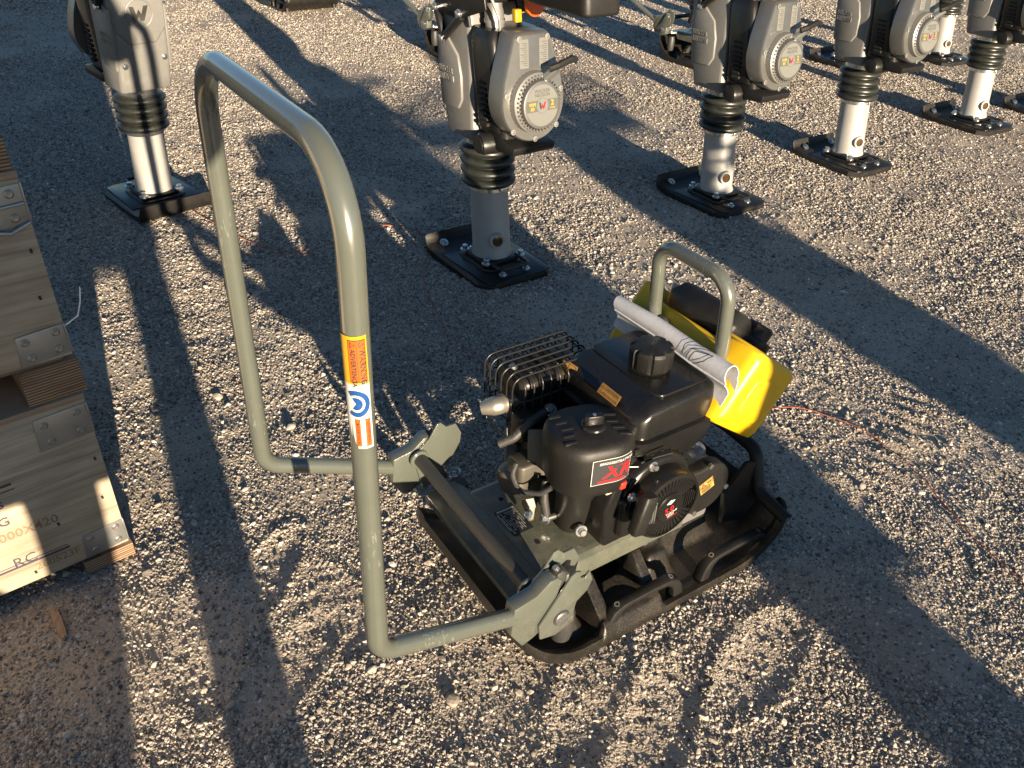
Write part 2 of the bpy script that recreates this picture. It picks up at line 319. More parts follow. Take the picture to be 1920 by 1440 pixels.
def ground_z(x, y):
    d = np.hypot(x, y-1.5); k = np.clip(1.3-d/9.0, 0.25, 1)
    z = (vnoise(x*2.3, y*2.3, 11)-0.5)*0.012+(vnoise(x*6.1+5, y*6.1, 12)-0.5)*0.007+(vnoise(x*15, y*15+7, 13)-0.5)*0.0045+(vnoise(x*38, y*38+7, 14)-0.5)*0.0025
    for (px, py, an, l, w) in PRINTS:
        u = (x-px)*math.cos(an)+(y-py)*math.sin(an); v = -(x-px)*math.sin(an)+(y-py)*math.cos(an)
        m = np.clip(1.6-(u/l)**2-(v/w)**2, 0, 1); rim = np.clip(1-np.abs((u/l)**2+(v/w)**2-1.7)/0.8, 0, 1)
        z = z+m*(-0.003+0.0015*np.sin(u*190+np.abs(v)*70))+rim*0.0030
    # wheel ruts on the right
    t = (x-1.05)*0.83-(y-1.75)*0.56; q = (x-1.05)*0.56+(y-1.75)*0.83
    z = z+np.clip(1-np.abs(t)/0.09, 0, 1)*np.clip(1.6-np.abs(q)/0.35, 0, 1)*0.005*np.sin(q*120)
    return z*k-0.004
xs = np.concatenate([-np.geomspace(160, 2.65, 34), np.arange(-2.6, 3.2, 0.016), np.geomspace(3.25, 160, 34)])
ys = np.concatenate([-np.geomspace(160, 0.55, 26), np.arange(-0.5, 0.55, 0.06), np.arange(0.58, 3.4, 0.016), np.arange(3.42, 9.0, 0.05), np.geomspace(9.1, 200, 34)])
GX, GY = np.meshgrid(xs, ys); GZ = ground_z(GX, GY)
gv = np.stack([GX.ravel(), GY.ravel(), GZ.ravel()], 1); nx, ny = len(xs), len(ys)
ii = (np.arange(ny-1)[:, None]*nx+np.arange(nx-1)[None, :]).ravel()
gf = np.stack([ii, ii+1, ii+1+nx, ii+nx], 1)
gme = bpy.data.meshes.new('ground'); gme.vertices.add(len(gv)); gme.vertices.foreach_set('co', gv.ravel())
gme.loops.add(gf.size); gme.loops.foreach_set('vertex_index', gf.ravel()); gme.polygons.add(len(gf)); gme.polygons.foreach_set('loop_start', np.arange(0, gf.size, 4)); gme.polygons.foreach_set('loop_total', np.full(len(gf), 4))
gme.polygons.foreach_set('use_smooth', np.ones(len(gf), bool)); gme.update(calc_edges=True)
at = gme.attributes.new('sand', 'FLOAT', 'POINT'); at.data.foreach_set('value', sandy(GX, GY).ravel().astype(np.float32))
ground = bpy.data.objects.new('ground', gme); COL.objects.link(ground); tag(ground, 'sandy gravel yard surface with footprints', None, kind='structure')
gm = bpy.data.materials.new('gravel_ground'); gm.use_nodes = True; nt = gm.node_tree; b = nt.nodes['Principled BSDF']; L = nt.links.new
tc = _n(nt, 'ShaderNodeTexCoord')
v1 = _n(nt, 'ShaderNodeTexVoronoi'); v1.inputs['Scale'].default_value = 150; L(tc.outputs['Object'], v1.inputs['Vector'])
v2 = _n(nt, 'ShaderNodeTexVoronoi'); v2.inputs['Scale'].default_value = 340; L(tc.outputs['Object'], v2.inputs['Vector'])
nz = _n(nt, 'ShaderNodeTexNoise'); nz.inputs['Scale'].default_value = 3.5; nz.inputs['Detail'].default_value = 8; L(tc.outputs['Object'], nz.inputs['Vector'])
def ramp(nt, src, stops):
    cr = _n(nt, 'ShaderNodeValToRGB'); e = cr.color_ramp.elements
    while len(e) < len(stops): e.new(0.5)
    for q, (p, c) in zip(e, stops): q.position = p; q.color = (*c, 1)
    nt.links.new(src, cr.inputs[0]); return cr.outputs[0]
sp = _n(nt, 'ShaderNodeSeparateColor'); L(v1.outputs['Color'], sp.inputs[0]); sp2 = _n(nt, 'ShaderNodeSeparateColor'); L(v2.outputs['Color'], sp2.inputs[0])
STOPS = [(0.0, (0.11, 0.097, 0.083)), (0.22, (0.20, 0.174, 0.145)), (0.45, (0.31, 0.268, 0.22)), (0.65, (0.39, 0.339, 0.28)), (0.84, (0.47, 0.415, 0.345)), (1.0, (0.58, 0.532, 0.47))]
ca = ramp(nt, sp.outputs[0], STOPS); cb = ramp(nt, sp2.outputs[1], STOPS)
mx = _n(nt, 'ShaderNodeMix', data_type='RGBA'); mx.inputs[0].default_value = 0.5; L(ca, mx.inputs[6]); L(cb, mx.inputs[7])
sa = _n(nt, 'ShaderNodeAttribute', attribute_name='sand')
sc = ramp(nt, nz.outputs['Fac'], [(0.3, (0.32, 0.268, 0.212)), (0.7, (0.46, 0.39, 0.31))])
mf = _n(nt, 'ShaderNodeMath', operation='MULTIPLY'); mf.inputs[1].default_value = 0.8; L(sa.outputs['Fac'], mf.inputs[0])
m2 = _n(nt, 'ShaderNodeMix', data_type='RGBA'); L(mf.outputs[0], m2.inputs[0]); L(mx.outputs[2], m2.inputs[6]); L(sc, m2.inputs[7]); L(m2.outputs[2], b.inputs['Base Color'])
b.inputs['Roughness'].default_value = 0.9; b.inputs['Specular IOR Level'].default_value = 0.2
h = _n(nt, 'ShaderNodeMath', operation='MULTIPLY_ADD'); h.inputs[1].default_value = -1.0; h.inputs[2].default_value = 1.0; L(v1.outputs['Distance'], h.inputs[0])
h2 = _n(nt, 'ShaderNodeMath', operation='MULTIPLY_ADD'); h2.inputs[1].default_value = -0.5; L(v2.outputs['Distance'], h2.inputs[0]); L(h.outputs[0], h2.inputs[2])
inv = _n(nt, 'ShaderNodeMapRange'); inv.inputs[3].default_value = 1.0; inv.inputs[4].default_value = 0.3; L(sa.outputs['Fac'], inv.inputs[0])
bp = _n(nt, 'ShaderNodeBump'); bp.inputs['Distance'].default_value = 0.0045; L(inv.outputs[0], bp.inputs['Strength']); L(h2.outputs[0], bp.inputs['Height']); L(bp.outputs[0], b.inputs['Normal'])
gme.materials.append(gm)

# loose stones: one sheet of points, each carrying one of a dozen real pebble meshes
sm = bpy.data.materials.new('stone'); sm.use_nodes = True; nt = sm.node_tree; b = nt.nodes['Principled BSDF']; L = nt.links.new
oi = _n(nt, 'ShaderNodeObjectInfo'); c1 = ramp(nt, oi.outputs['Random'], [(0.0, (0.075, 0.068, 0.061)), (0.14, (0.135, 0.12, 0.104)), (0.38, (0.235, 0.205, 0.171)), (0.62, (0.34, 0.297, 0.247)), (0.82, (0.45, 0.398, 0.333)), (0.95, (0.55, 0.502, 0.44)), (0.98, (0.38, 0.27, 0.19)), (1.0, (0.66, 0.62, 0.565))])
tc = _n(nt, 'ShaderNodeTexCoord'); ns = _n(nt, 'ShaderNodeTexNoise'); ns.inputs['Scale'].default_value = 3.0; ns.inputs['Detail'].default_value = 4; L(tc.outputs['Object'], ns.inputs['Vector'])
mr = _n(nt, 'ShaderNodeMapRange'); mr.inputs[3].default_value = 0.72; mr.inputs[4].default_value = 1.25; L(ns.outputs['Fac'], mr.inputs[0])
mx = _n(nt, 'ShaderNodeMix', data_type='RGBA', blend_type='MULTIPLY'); mx.inputs[0].default_value = 1.0; L(c1, mx.inputs[6]); L(mr.outputs[0], mx.inputs[7]); L(mx.outputs[2], b.inputs['Base Color'])
b.inputs['Roughness'].default_value = 0.75; b.inputs['Specular IOR Level'].default_value = 0.35
MATS['stone'] = sm
pcol = bpy.data.collections.new('pebbles')
for k in range(12):
    bm = bmesh.new(); bmesh.ops.create_icosphere(bm, subdivisions=1 if k < 7 else 2, radius=0.5)
    rr = random.Random(k); pl = [(Vector((rr.uniform(-1, 1), rr.uniform(-1, 1), rr.uniform(-1, 1))).normalized(), rr.uniform(0.26, 0.42)) for _ in range(7)]
    for v in bm.verts:
        for n_, d_ in pl:
            e = v.co.dot(n_)-d_
            if e > 0: v.co -= n_*e*0.9
        v.co *= 1+rr.uniform(-0.10, 0.10); v.co.x *= 1.18; v.co.z *= 0.66
    me = bpy.data.meshes.new('pebble'); bm.to_mesh(me); bm.free(); me.materials.append(sm)
    pcol.objects.link(bpy.data.objects.new('pebble', me))
def scatter(dens, s_mean, s_sig, yr, seed, smin):
    rg = np.random.default_rng(seed); y0, y1 = yr
    xl = lambda y: -0.62*y-0.42; xr = lambda y: 0.56*y+0.55
    X0, X1 = xl(y1), xr(y1); n = int(dens*(X1-X0)*(y1-y0))
    x = rg.uniform(X0, X1, n); y = rg.uniform(y0, y1, n)
    keep = (x > xl(y)) & (x < xr(y)); x, y = x[keep], y[keep]
    s = np.clip(np.exp(rg.normal(math.log(s_mean), s_sig, len(x))), smin, 0.022)
    keep = rg.random(len(x)) > sandy(x, y)*0.72
    # keep clear of where the crates and the plate sole rest
    return x[keep], y[keep], s[keep]
parts = [scatter(64000, 0.0044, 0.36, (0.55, 1.5), 1, 0.0026), scatter(42000, 0.0052, 0.35, (1.5, 2.4), 6, 0.0034), scatter(21000, 0.0066, 0.34, (2.4, 3.6), 2, 0.0045), scatter(13000, 0.0074, 0.32, (3.6, 5.6), 3, 0.005), scatter(6500, 0.0095, 0.30, (5.6, 8.6), 4, 0.0065), scatter(420, 0.0115, 0.25, (0.55, 3.0), 5, 0.008)]
X = np.concatenate([p[0] for p in parts]); Y = np.concatenate([p[1] for p in parts]); S = np.concatenate([p[2] for p in parts])
Zp = ground_z(X, Y)+S*0.02
n = len(X); print('pebbles', n)
pme = bpy.data.meshes.new('gravel'); pme.vertices.add(n); pme.vertices.foreach_set('co', np.stack([X, Y, Zp], 1).ravel())
a = pme.attributes.new('size', 'FLOAT', 'POINT'); a.data.foreach_set('value', S.astype(np.float32))
rot = RNG.uniform(0, 6.283, (n, 3)); rot[:, :2] = RNG.normal(0, 0.5, (n, 2))
a = pme.attributes.new('turn', 'FLOAT_VECTOR', 'POINT'); a.data.foreach_set('vector', rot.astype(np.float32).ravel())
gravel = bpy.data.objects.new('gravel', pme); COL.objects.link(gravel); pme.materials.append(sm)
tag(gravel, 'loose angular tan and grey gravel stones', None, kind='stuff')
ng = bpy.data.node_groups.new('gravel_stones', 'GeometryNodeTree')
ng.interface.new_socket('Geometry', in_out='INPUT', socket_type='NodeSocketGeometry'); ng.interface.new_socket('Geometry', in_out='OUTPUT', socket_type='NodeSocketGeometry')
gi = ng.nodes.new('NodeGroupInput'); go = ng.nodes.new('NodeGroupOutput'); ip = ng.nodes.new('GeometryNodeInstanceOnPoints'); ci = ng.nodes.new('GeometryNodeCollectionInfo'); ci.inputs['Collection'].default_value = pcol; ci.inputs['Separate Children'].default_value = True; ci.inputs['Reset Children'].default_value = True
na = ng.nodes.new('GeometryNodeInputNamedAttribute'); na.data_type = 'FLOAT'; na.inputs[0].default_value = 'size'
nb = ng.nodes.new('GeometryNodeInputNamedAttribute'); nb.data_type = 'FLOAT_VECTOR'; nb.inputs[0].default_value = 'turn'
mtp = ng.nodes.new('GeometryNodeMeshToPoints'); er = ng.nodes.new('FunctionNodeEulerToRotation')
ng.links.new(gi.outputs[0], mtp.inputs['Mesh']); ng.links.new(mtp.outputs[0], ip.inputs['Points']); ng.links.new(ci.outputs[0], ip.inputs['Instance']); ip.inputs['Pick Instance'].default_value = True
ng.links.new(nb.outputs['Attribute'], er.inputs[0]); ng.links.new(er.outputs[0], ip.inputs['Rotation']); ng.links.new(na.outputs['Attribute'], ip.inputs['Scale']); ng.links.new(ip.outputs[0], go.inputs[0])
md = gravel.modifiers.new('stones', 'NODES'); md.node_group = ng
# ------------------------------------------------------------------ plate compactor (x forward, y left, z up; origin under the sole)
def sstep(a, b, x): t = min(max((x-a)/(b-a), 0), 1); return t*t*(3-2*t)
def bumpbox(x, y, x0, x1, y0, y1, e): return sstep(x0-e, x0+e, x)*(1-sstep(x1-e, x1+e, x))*sstep(y0-e, y0+e, y)*(1-sstep(y1-e, y1+e, y))
def sole(x):
    if x < -0.17: return 0.085*((-0.17-x)/0.13)**1.8
    if x > 0.21: return 0.075*((x-0.21)/0.125)**1.7
    return 0.0
def half_w(x):
    w = 0.203
    if x < -0.25: w = 0.148+0.055*math.sqrt(max(0, 1-((-0.25-x)/0.062)**2))
    if x > 0.30: w = 0.178+0.025*math.sqrt(max(0, 1-((x-0.30)/0.036)**2))
    return w
def plate_top(x, y):
    a = abs(y); w = half_w(x); z = sole(x)+0.013
    z += 0.010*sstep(w-0.022, w-0.012, a)*(1-0.6*sstep(-0.13, -0.10, x)*(1-sstep(0.24, 0.28, x)))      # raised rim
    z += 0.012*(1-sstep(-0.310, -0.290, x))+0.012*sstep(0.305, 0.325, x)
    k = bumpbox(x, a, -0.130, 0.012, 0.105, 0.198, 0.0035)
    if k > 0:
        h = 0.084-0.88*max(0, a-0.120)
        tr = bumpbox(x, a, -0.098, -0.018, 0.07, 0.172, 0.008); q = (x+0.058)/0.05; h2 = 0.012+0.045*max(0, 1-math.sqrt(max(0, 1-min(1, q*q))))*0.6+0.25*max(0, 0.172-a)
        h = h*(1-tr)+min(h, h2)*tr
        z += k*max(h, 0)
    k = bumpbox(x, a, 0.022, 0.085, 0.06, 0.135, 0.012); z += k*0.055
    k = bumpbox(x, a, 0.04, 0.225, -1, 0.095, 0.012); z += k*0.045
    k = bumpbox(x, a, -0.20, -0.15, 0.11, 0.155, 0.01); z += k*0.03
    return z
def build_plate(parent):
    mb = MB(); XS = list(np.concatenate([np.linspace(-0.312, -0.24, 12), np.arange(-0.235, 0.30, 0.0045), np.linspace(0.30, 0.336, 8)])); NV = 84
    vs = []; fs = []
    for x in XS:
        w = half_w(x)
        for j in range(NV+1):
            y = (2*j/NV-1)*w; vs.append((x, y, plate_top(x, y)))
        vs.append((x, w+0.003, sole(x)+0.010)); vs.append((x, w+0.001, sole(x)-0.002)); vs.append((x, -w-0.001, sole(x)-0.002)); vs.append((x, -w-0.003, sole(x)+0.010))
    n = NV+5
    for i in range(len(XS)-1):
        for j in range(n): fs.append((i*n+j, (i+1)*n+j, (i+1)*n+(j+1) % n, i*n+(j+1) % n))
    m = (len(XS)-1)*n
    fs.append(tuple(range(n))); fs.append(tuple(m+j for j in range(n-1, -1, -1)))
    mb.add(vs, fs); return mb.build('base_plate', 'cast_black', parent, ang=50)
def wrap(cx, cy, r, z0, a0, k=1.0):
    """text x runs down -z, text y runs round the tube (towards rising angle)"""
    return lambda u, v: (cx+r*math.cos(a0+v/r), cy+r*math.sin(a0+v/r), z0-u)
def cpatch(mb, cx, cy, r, z0, z1, a0, a1, n=16, rc=0.0):
    """patch of a cylinder wall between two heights and angles"""
    vs = []; fs = []; m = 5
    for i in range(m+1):
        f = i/m; z = z0+(z1-z0)*f
        for k in range(n+1):
            a = a0+(a1-a0)*k/n; vs.append((cx+r*math.cos(a), cy+r*math.sin(a), z))
    for i in range(m):
        for k in range(n): fs.append((i*(n+1)+k, i*(n+1)+k+1, (i+1)*(n+1)+k+1, (i+1)*(n+1)+k))
    mb.add(vs, fs)
def tri_sign(mb, fn, s):
    """small warning triangle outline with a stroke inside, in label coordinates"""
    for a, b2 in (((0, 0), (s, 0)), ((s, 0), (s/2, s*0.87)), ((s/2, s*0.87), (0, 0))):
        ax, ay = a; bx, by = b2; l = math.hypot(bx-ax, by-ay); nx, ny = -(by-ay)/l*s*0.07, (bx-ax)/l*s*0.07
        mb.add([fn(ax-nx, ay-ny), fn(bx-nx, by-ny), fn(bx+nx, by+ny), fn(ax+nx, ay+ny)], [(0, 1, 2, 3)])
    mb.add([fn(s*0.46, s*0.15), fn(s*0.54, s*0.15), fn(s*0.54, s*0.55), fn(s*0.46, s*0.55)], [(0, 1, 2, 3)])
def frame2d(mb, fn, x0, x1, y0, y1, t):
    for a in ((x0, x1, y0, y0+t), (x0, x1, y1-t, y1), (x0, x0+t, y0+t, y1-t), (x1-t, x1, y0+t, y1-t)):
        mb.add([fn(a[0], a[2]), fn(a[1], a[2]), fn(a[1], a[3]), fn(a[0], a[3])], [(0, 1, 2, 3)])
def rect2d(mb, fn, x0, x1, y0, y1): mb.add([fn(x0, y0), fn(x1, y0), fn(x1, y1), fn(x0, y1)], [(0, 1, 2, 3)])
def plane_fn(o, u, v, n=None, lift=0.0):
    o = Vector(o); u = Vector(u).normalized(); v = Vector(v); v = (v-u*v.dot(u)).normalized(); w = u.cross(v)
    return lambda a, b2, h=0.0: tuple(o+u*a+v*b2+w*(lift+h))
def slab2d(mb, fn, poly, h):
    n = len(poly); mb.loft([[fn(p[0], p[1], 0.0) for p in poly], [fn(p[0], p[1], h) for p in poly]])

def make_compactor():
    root = empty('plate_compactor')
    P = lambda mb, name, m=None, bevel=0.0, parent=None, ang=35, seg=2: mb.build(name, m, parent or root, bevel, ang, seg)
    plate = build_plate(root)
    # carrying handles on the plate
    for sy in (-1, 1):
        for (xa, xb) in ((-0.106, 0.053), (0.126, 0.288)):
            y = 0.182*sy; xm = (xa+xb)/2; hl = (xb-xa)/2; T = Matrix.Translation((xm, y, 0.001))
            mb = MB(T); rings = []
            for x, z, t, w in ((-hl-0.002, 0.010, 0.016, 0.0125), (-hl+0.002, 0.034, 0.015, 0.0120), (-hl+0.010, 0.050, 0.0135, 0.0115), (-hl+0.026, 0.058, 0.0095, 0.0105), (-hl+0.044, 0.060, 0.0085, 0.0105), (0, 0.061, 0.008, 0.0105)):
                rings.append((x, z, t, w))
            full = rings+[(-x, z, t, w) for x, z, t, w in rings[-2::-1]]
            pts = [Vector((x, 0, z)) for x, z, t, w in full]; R2 = []
            for i, (x, z, t, w) in enumerate(full):
                tg = (pts[min(i+1, len(pts)-1)]-pts[max(i-1, 0)]).normalized(); nn = Vector((tg.z, 0, -tg.x))
                if nn.z > 0: pass
                R2.append([tuple(pts[i]+Vector((0, 1, 0))*p[0]+nn*p[1]) for p in rrect(0, 0, 2*w, 2*t*0.8, 0.005, 2)])
            mb.loft(R2); hd = P(mb, 'carry_handle', 'black_plastic', ang=40)
            for s in (-1, 1):
                o = Vector((xm+s*(hl-0.016), y+0.001, 0.001+0.0615)); mb = MB(); ax = Vector((s*0.35, 0, 1))
                mb.use('void_black').lathe([(0.0085, -0.001), (0.0085, 0.0012), (0.0065, 0.0012), (0.006, -0.003)], o, ax, 14); mb.use('zinc').lathe([(0.0055, -0.002), (0.0055, 0.0022), (0.003, 0.0022), (0.003, 0.0005)], o, ax, 12); P(mb, 'bolt', parent=hd)
    # exciter housing, belt guard and engine base at the front
    mb = MB(); mb.lathe([(0.050, 0), (0.058, 0.004), (0.058, 0.17), (0.050, 0.176)], (0.158, 0.085, 0.165), (0, -1, 0), 32)
    mb.rbox(0.08, 0.232, -0.085, 0.085, 0.05, 0.185, 0.02, 0.008); mb.rbox(0.10, 0.215, -0.07, 0.07, 0.17, 0.222, 0.025, 0.012)
    P(mb, 'exciter_housing', 'alu_cast', ang=40)
    mb = MB(); mb.lathe([(0.013, 0), (0.013, 0.004), (0.010, 0.006)], (0.185, -0.045, 0.221), (0, 0, 1), 20); mb.lathe([(0.0095, 0.005), (0.0095, 0.013), (0.008, 0.014)], (0.185, -0.045, 0.221), (0, 0, 1), 6); P(mb, 'filler_plug', 'zinc')
    bg_poly = [(0.150+0.062*math.cos(a), 0.186+0.058*math.sin(a)) for a in np.linspace(-2.3, 1.9, 22)]+[(0.09, 0.245), (0.035, 0.262), (0.02, 0.23), (0.06, 0.15)]
    mb = MB(); mb.prism(bg_poly, 'xz', -0.098, -0.128); bgd = P(mb, 'belt_guard', 'black_plastic', 0.006, seg=3)
    for (x, z) in ((0.150, 0.243), (0.206, 0.17), (0.130, 0.136), (0.10, 0.238)):
        mb = MB(); mb.lathe([(0.0055, -0.004), (0.0055, 0.003), (0.004, 0.0035)], (x, -0.128, z), (0, -1, 0), 12); P(mb, 'bolt', 'zinc', parent=bgd)
    fn = plane_fn((0.138, -0.1285, 0.178), (0.93, 0, 0.36), (-0.36, 0, 0.93), lift=0.0012)
    mb = MB(); mb.use('gold_dull'); rect2d(mb, fn, 0, 0.034, 0, 0.030); mb.use('ink')
    frame2d(mb, lambda a, c: fn(a, c, 0.0004), 0.001, 0.033, 0.015, 0.029, 0.0009); tri_sign(mb, lambda a, c: fn(a+0.004, c+0.0165, 0.0005), 0.011)
    for k in range(4): rect2d(mb, lambda a, c: fn(a, c, 0.0004), 0.003, 0.028-0.003*(k % 2), 0.0115-k*0.003, 0.0128-k*0.003)
    rect2d(mb, lambda a, c: fn(a, c, 0.0004), 0.019, 0.030, 0.020, 0.0235)
    P(mb, 'warning_label', parent=bgd)
    # front guard: one black bar that follows the front edge and rises in the middle
    path = [(0.318, -0.205, 0.090), (0.318, -0.125, 0.105), (0.334, -0.085, 0.178), (0.336, 0.0, 0.182), (0.334, 0.085, 0.178), (0.318, 0.125, 0.105), (0.318, 0.205, 0.090)]
    pts = fillet(path, [0.03, 0.03, 0, 0.03, 0.03], 6); mb = MB()
    mb.tube(pts, 0.014, 12); fg = P(mb, 'front_guard', 'black_plastic')
    for s in (-1, 1):
        mb = MB(); mb.lathe([(0.0045, 0), (0.0045, 0.002)], (0.318, s*0.2052, 0.090), (0, s, 0), 10); P(mb, 'bolt', 'nail', parent=fg)
        mb = MB(); mb.add([(0.285, s*0.12, 0.045), (0.33, s*0.12, 0.09), (0.322, s*0.095, 0.165), (0.30, s*0.09, 0.165), (0.235, s*0.10, 0.12), (0.235, s*0.11, 0.05)]+[(0.285, s*0.128, 0.045), (0.33, s*0.128, 0.09), (0.322, s*0.103, 0.165), (0.30, s*0.098, 0.165), (0.235, s*0.108, 0.12), (0.235, s*0.118, 0.05)],
                          [(0, 1, 2, 3, 4, 5), (11, 10, 9, 8, 7, 6)]+[(i, (i+1) % 6, (i+1) % 6+6, i+6) for i in range(6)]); P(mb, 'gusset', 'black_metal', parent=fg)
    # olive console: flat deck, folded sides, sloping rear panel
    mb = MB(); sec = [(-0.131, 0.118), (-0.131, 0.142), (-0.127, 0.152), (-0.118, 0.1588), (-0.108, 0.16), (0.108, 0.16), (0.118, 0.1588), (0.127, 0.152), (0.131, 0.142), (0.131, 0.118)]
    inn = [(y*0.965, z-0.004 if abs(y) < 0.125 else z) for y, z in sec][::-1]
    ring = sec+inn; rings = []
    for x, dz, dw in ((-0.222, -0.002, 1.0), (-0.216, 0.0, 1.0), (-0.05, 0.0, 1.0), (0.10, 0.0, 1.0)): rings.append([(x+(0.02 if z < 0.13 and x < -0.2 else 0), y*dw, z+dz) for y, z in ring])
    mb.loft(rings); deck = P(mb, 'deck', 'olive_deck', ang=30)
    mb = MB(); top = [(-0.214, 0.126, 0.158), (-0.214, -0.126, 0.158), (-0.232, -0.166, 0.156), (-0.296, -0.166, 0.128), (-0.300, -0.158, 0.100), (-0.300, 0.158, 0.100), (-0.296, 0.166, 0.128), (-0.232, 0.166, 0.156)]
    mb.add([(-0.2145, 0.126, 0.1578), (-0.2145, -0.126, 0.1578), (-0.228, -0.166, 0.1575), (-0.291, -0.166, 0.149), (-0.291, 0.166, 0.149), (-0.228, 0.166, 0.1575),
            (-0.2915, -0.166, 0.139), (-0.2915, 0.166, 0.139), (-0.214, -0.126, 0.146), (-0.228, -0.166, 0.146), (-0.228, 0.166, 0.146), (-0.214, 0.126, 0.146)],
           [(0, 1, 2, 3, 4, 5), (3, 6, 7, 4), (2, 9, 6, 3), (1, 8, 9, 2), (4, 7, 10, 5), (5, 10, 11, 0)]); P(mb, 'rear_panel', 'olive_deck', 0.003, ang=30)
    for (x, y) in ((-0.180, 0.071), (-0.184, -0.057)):
        mb = MB(); mb.lathe([(0.0048, 0), (0.0048, 0.0006)], (x, y, 0.1602), (0, 0, 1), 16); P(mb, 'hole', 'void_black', parent=deck)
    # data plate
    fn = plane_fn((-0.2125, 0.045, 0.1602), (0, -1, 0), (1, 0, 0), lift=0.0006)
    mb = MB(); mb.use('ink'); slab2d(mb, lambda a, c, h: fn(a, c, h*0.0008), [(0, 0), (0.069, 0), (0.069, 0.043), (0, 0.043)], 1.0)
    mb.use('white_print'); f2 = lambda a, c: fn(a, c, 0.0012); rect2d(mb, f2, 0.002, 0.006, 0.004, 0.039); 
    mb.text('WACKER NEUSON', lambda u, v: f2(0.002+u, 0.0375+v), 0.0048, 0.01)
    rr = random.Random(3)
    for k in range(9):
        x0 = 0.009
        while x0 < 0.060:
            w = rr.uniform(0.002, 0.009)
            if rr.random() > 0.22: rect2d(mb, f2, x0, min(0.064, x0+w), 0.034-k*0.0037, 0.0352-k*0.0037)
            x0 += w+0.0012
    for k in range(22): rect2d(mb, f2, 0.009+k*0.0022, 0.010+k*0.0022+0.0006*(k % 3), 0.0005, 0.0030)
    mb.text('CE', lambda u, v: f2(0.060+u, 0.0035+v), 0.005, 0.0); P(mb, 'data_plate', parent=deck)
    # crossbar and hinges
    mb = MB(); mb.tube([(-0.292, -0.186, 0.226), (-0.292, -0.08, 0.226), (-0.292, 0.08, 0.226), (-0.292, 0.186, 0.226)], 0.0125, 18); P(mb, 'crossbar', 'crossbar_grey')
    outer = [(-0.292, 0.143), (-0.296, 0.176), (-0.262, 0.224), (-0.240, 0.258), (-0.230, 0.263), (-0.221, 0.258), (-0.222, 0.246), (-0.212, 0.240), (-0.204, 0.252), (-0.196, 0.228), (-0.204, 0.208), (-0.224, 0.193), (-0.228, 0.176), (-0.226, 0.148), (-0.262, 0.135)]
    inner = [(-0.285, 0.150), (-0.300, 0.215), (-0.290, 0.243), (-0.268, 0.262), (-0.252, 0.288), (-0.244, 0.290), (-0.232, 0.276), (-0.212, 0.276), (-0.200, 0.250), (-0.205, 0.215), (-0.228, 0.190), (-0.230, 0.150)]
    fork = [(-0.345, 0.180), (-0.340, 0.236), (-0.318, 0.240), (-0.300, 0.243), (-0.276, 0.262), (-0.262, 0.262), (-0.252, 0.252), (-0.262, 0.215), (-0.272, 0.165), (-0.300, 0.148), (-0.322, 0.140)]
    for s in (-1, 1):
        mb = MB(); mb.prism(outer, 'xz', s*0.222, s*0.2175); mb.prism(inner, 'xz', s*0.189, s*0.1845); mb.box(-0.247, -0.2415, min(s*0.189, s*0.2175), max(s*0.189, s*0.2175), 0.200, 0.262)
        mb.box(-0.232, -0.2275, min(s*0.189, s*0.2175), max(s*0.189, s*0.2175), 0.150, 0.188)
        mb.lathe([(0.019, 0), (0.019, 0.006)], (-0.292, s*0.1840, 0.226), (0, -s, 0), 24)
        br = P(mb, 'hinge_bracket', 'olive', 0.0012)
        mb = MB(); mb.prism(fork, 'xz', s*0.2165, s*0.1905); fk = P(mb, 'handle_fork', 'olive', 0.003)
        mb = MB(); mb.prism([(-0.262, 0.266), (-0.250, 0.270), (-0.238, 0.255), (-0.246, 0.222), (-0.262, 0.24)], 'xz', s*0.214, s*0.193); P(mb, 'stop_block', 'rubber', 0.004, parent=br)
        mb = MB(); mb.use('zinc'); mb.lathe([(0.0135, 0), (0.0135, 0.0035), (0.012, 0.0045)], (-0.253, s*0.222, 0.172), (0, s, 0), 28); mb.use('rubber'); mb.lathe([(0.0155, 0), (0.0155, 0.0012)], (-0.253, s*0.222, 0.172), (0, s, 0), 28); P(mb, 'pivot_pin', parent=br)
        mb = MB(); mb.lathe([(0.0048, 0), (0.0048, 0.016), (0.004, 0.018)], (-0.250, s*0.203, 0.259), (-0.5, 0, 0.7), 12); P(mb, 'stop_screw', 'zinc', parent=br)
        mb = MB(); mb.use('zinc'); mb.bolt((-0.216, s*0.182, 0.157), (-0.2, 0, 1), 0.0085, 0.012); mb.use('orange_print'); mb.lathe([(0.0125, -0.0012), (0.0125, 0.0)], (-0.216, s*0.182, 0.157), (-0.2, 0, 1), 16); P(mb, 'mount_bolt', parent=br)
        mb = MB(); mb.lathe([(0.018, 0), (0.022, 0.02), (0.022, 0.06), (0.018, 0.08)], (-0.212, s*0.176, 0.055), (0, 0, 1), 20); P(mb, 'rubber_buffer', 'rubber')
    # handle
    hz = [(-0.335, -0.2045, 0.208), (-0.564, -0.222, 0.300), (-0.557, -0.2225, 0.967), (-0.557, 0.2225, 0.967), (-0.564, 0.222, 0.300), (-0.335, 0.2045, 0.208)]
    mb = MB(); mb.tube(fillet(hz, [0.042, 0.088, 0.088, 0.042], 12), 0.0143, 20); handle = P(mb, 'handle', 'olive', ang=60)
    # labels wrapped round the near upright
    hx = lambda z: -0.564+(z-0.30)*(0.007/0.667); r = 0.0147; cxh, cyh = hx(0.725), -0.2223
    a_mid = R(-111.5); aR, aL = a_mid+R(42), a_mid-R(112)
    mb = MB(); mb.use('yellow_print'); cpatch(mb, cxh, cyh, r, 0.738, 0.795, aL, aR); mb.use('white_print'); cpatch(mb, cxh, cyh, r, 0.655, 0.738, aL, aR)
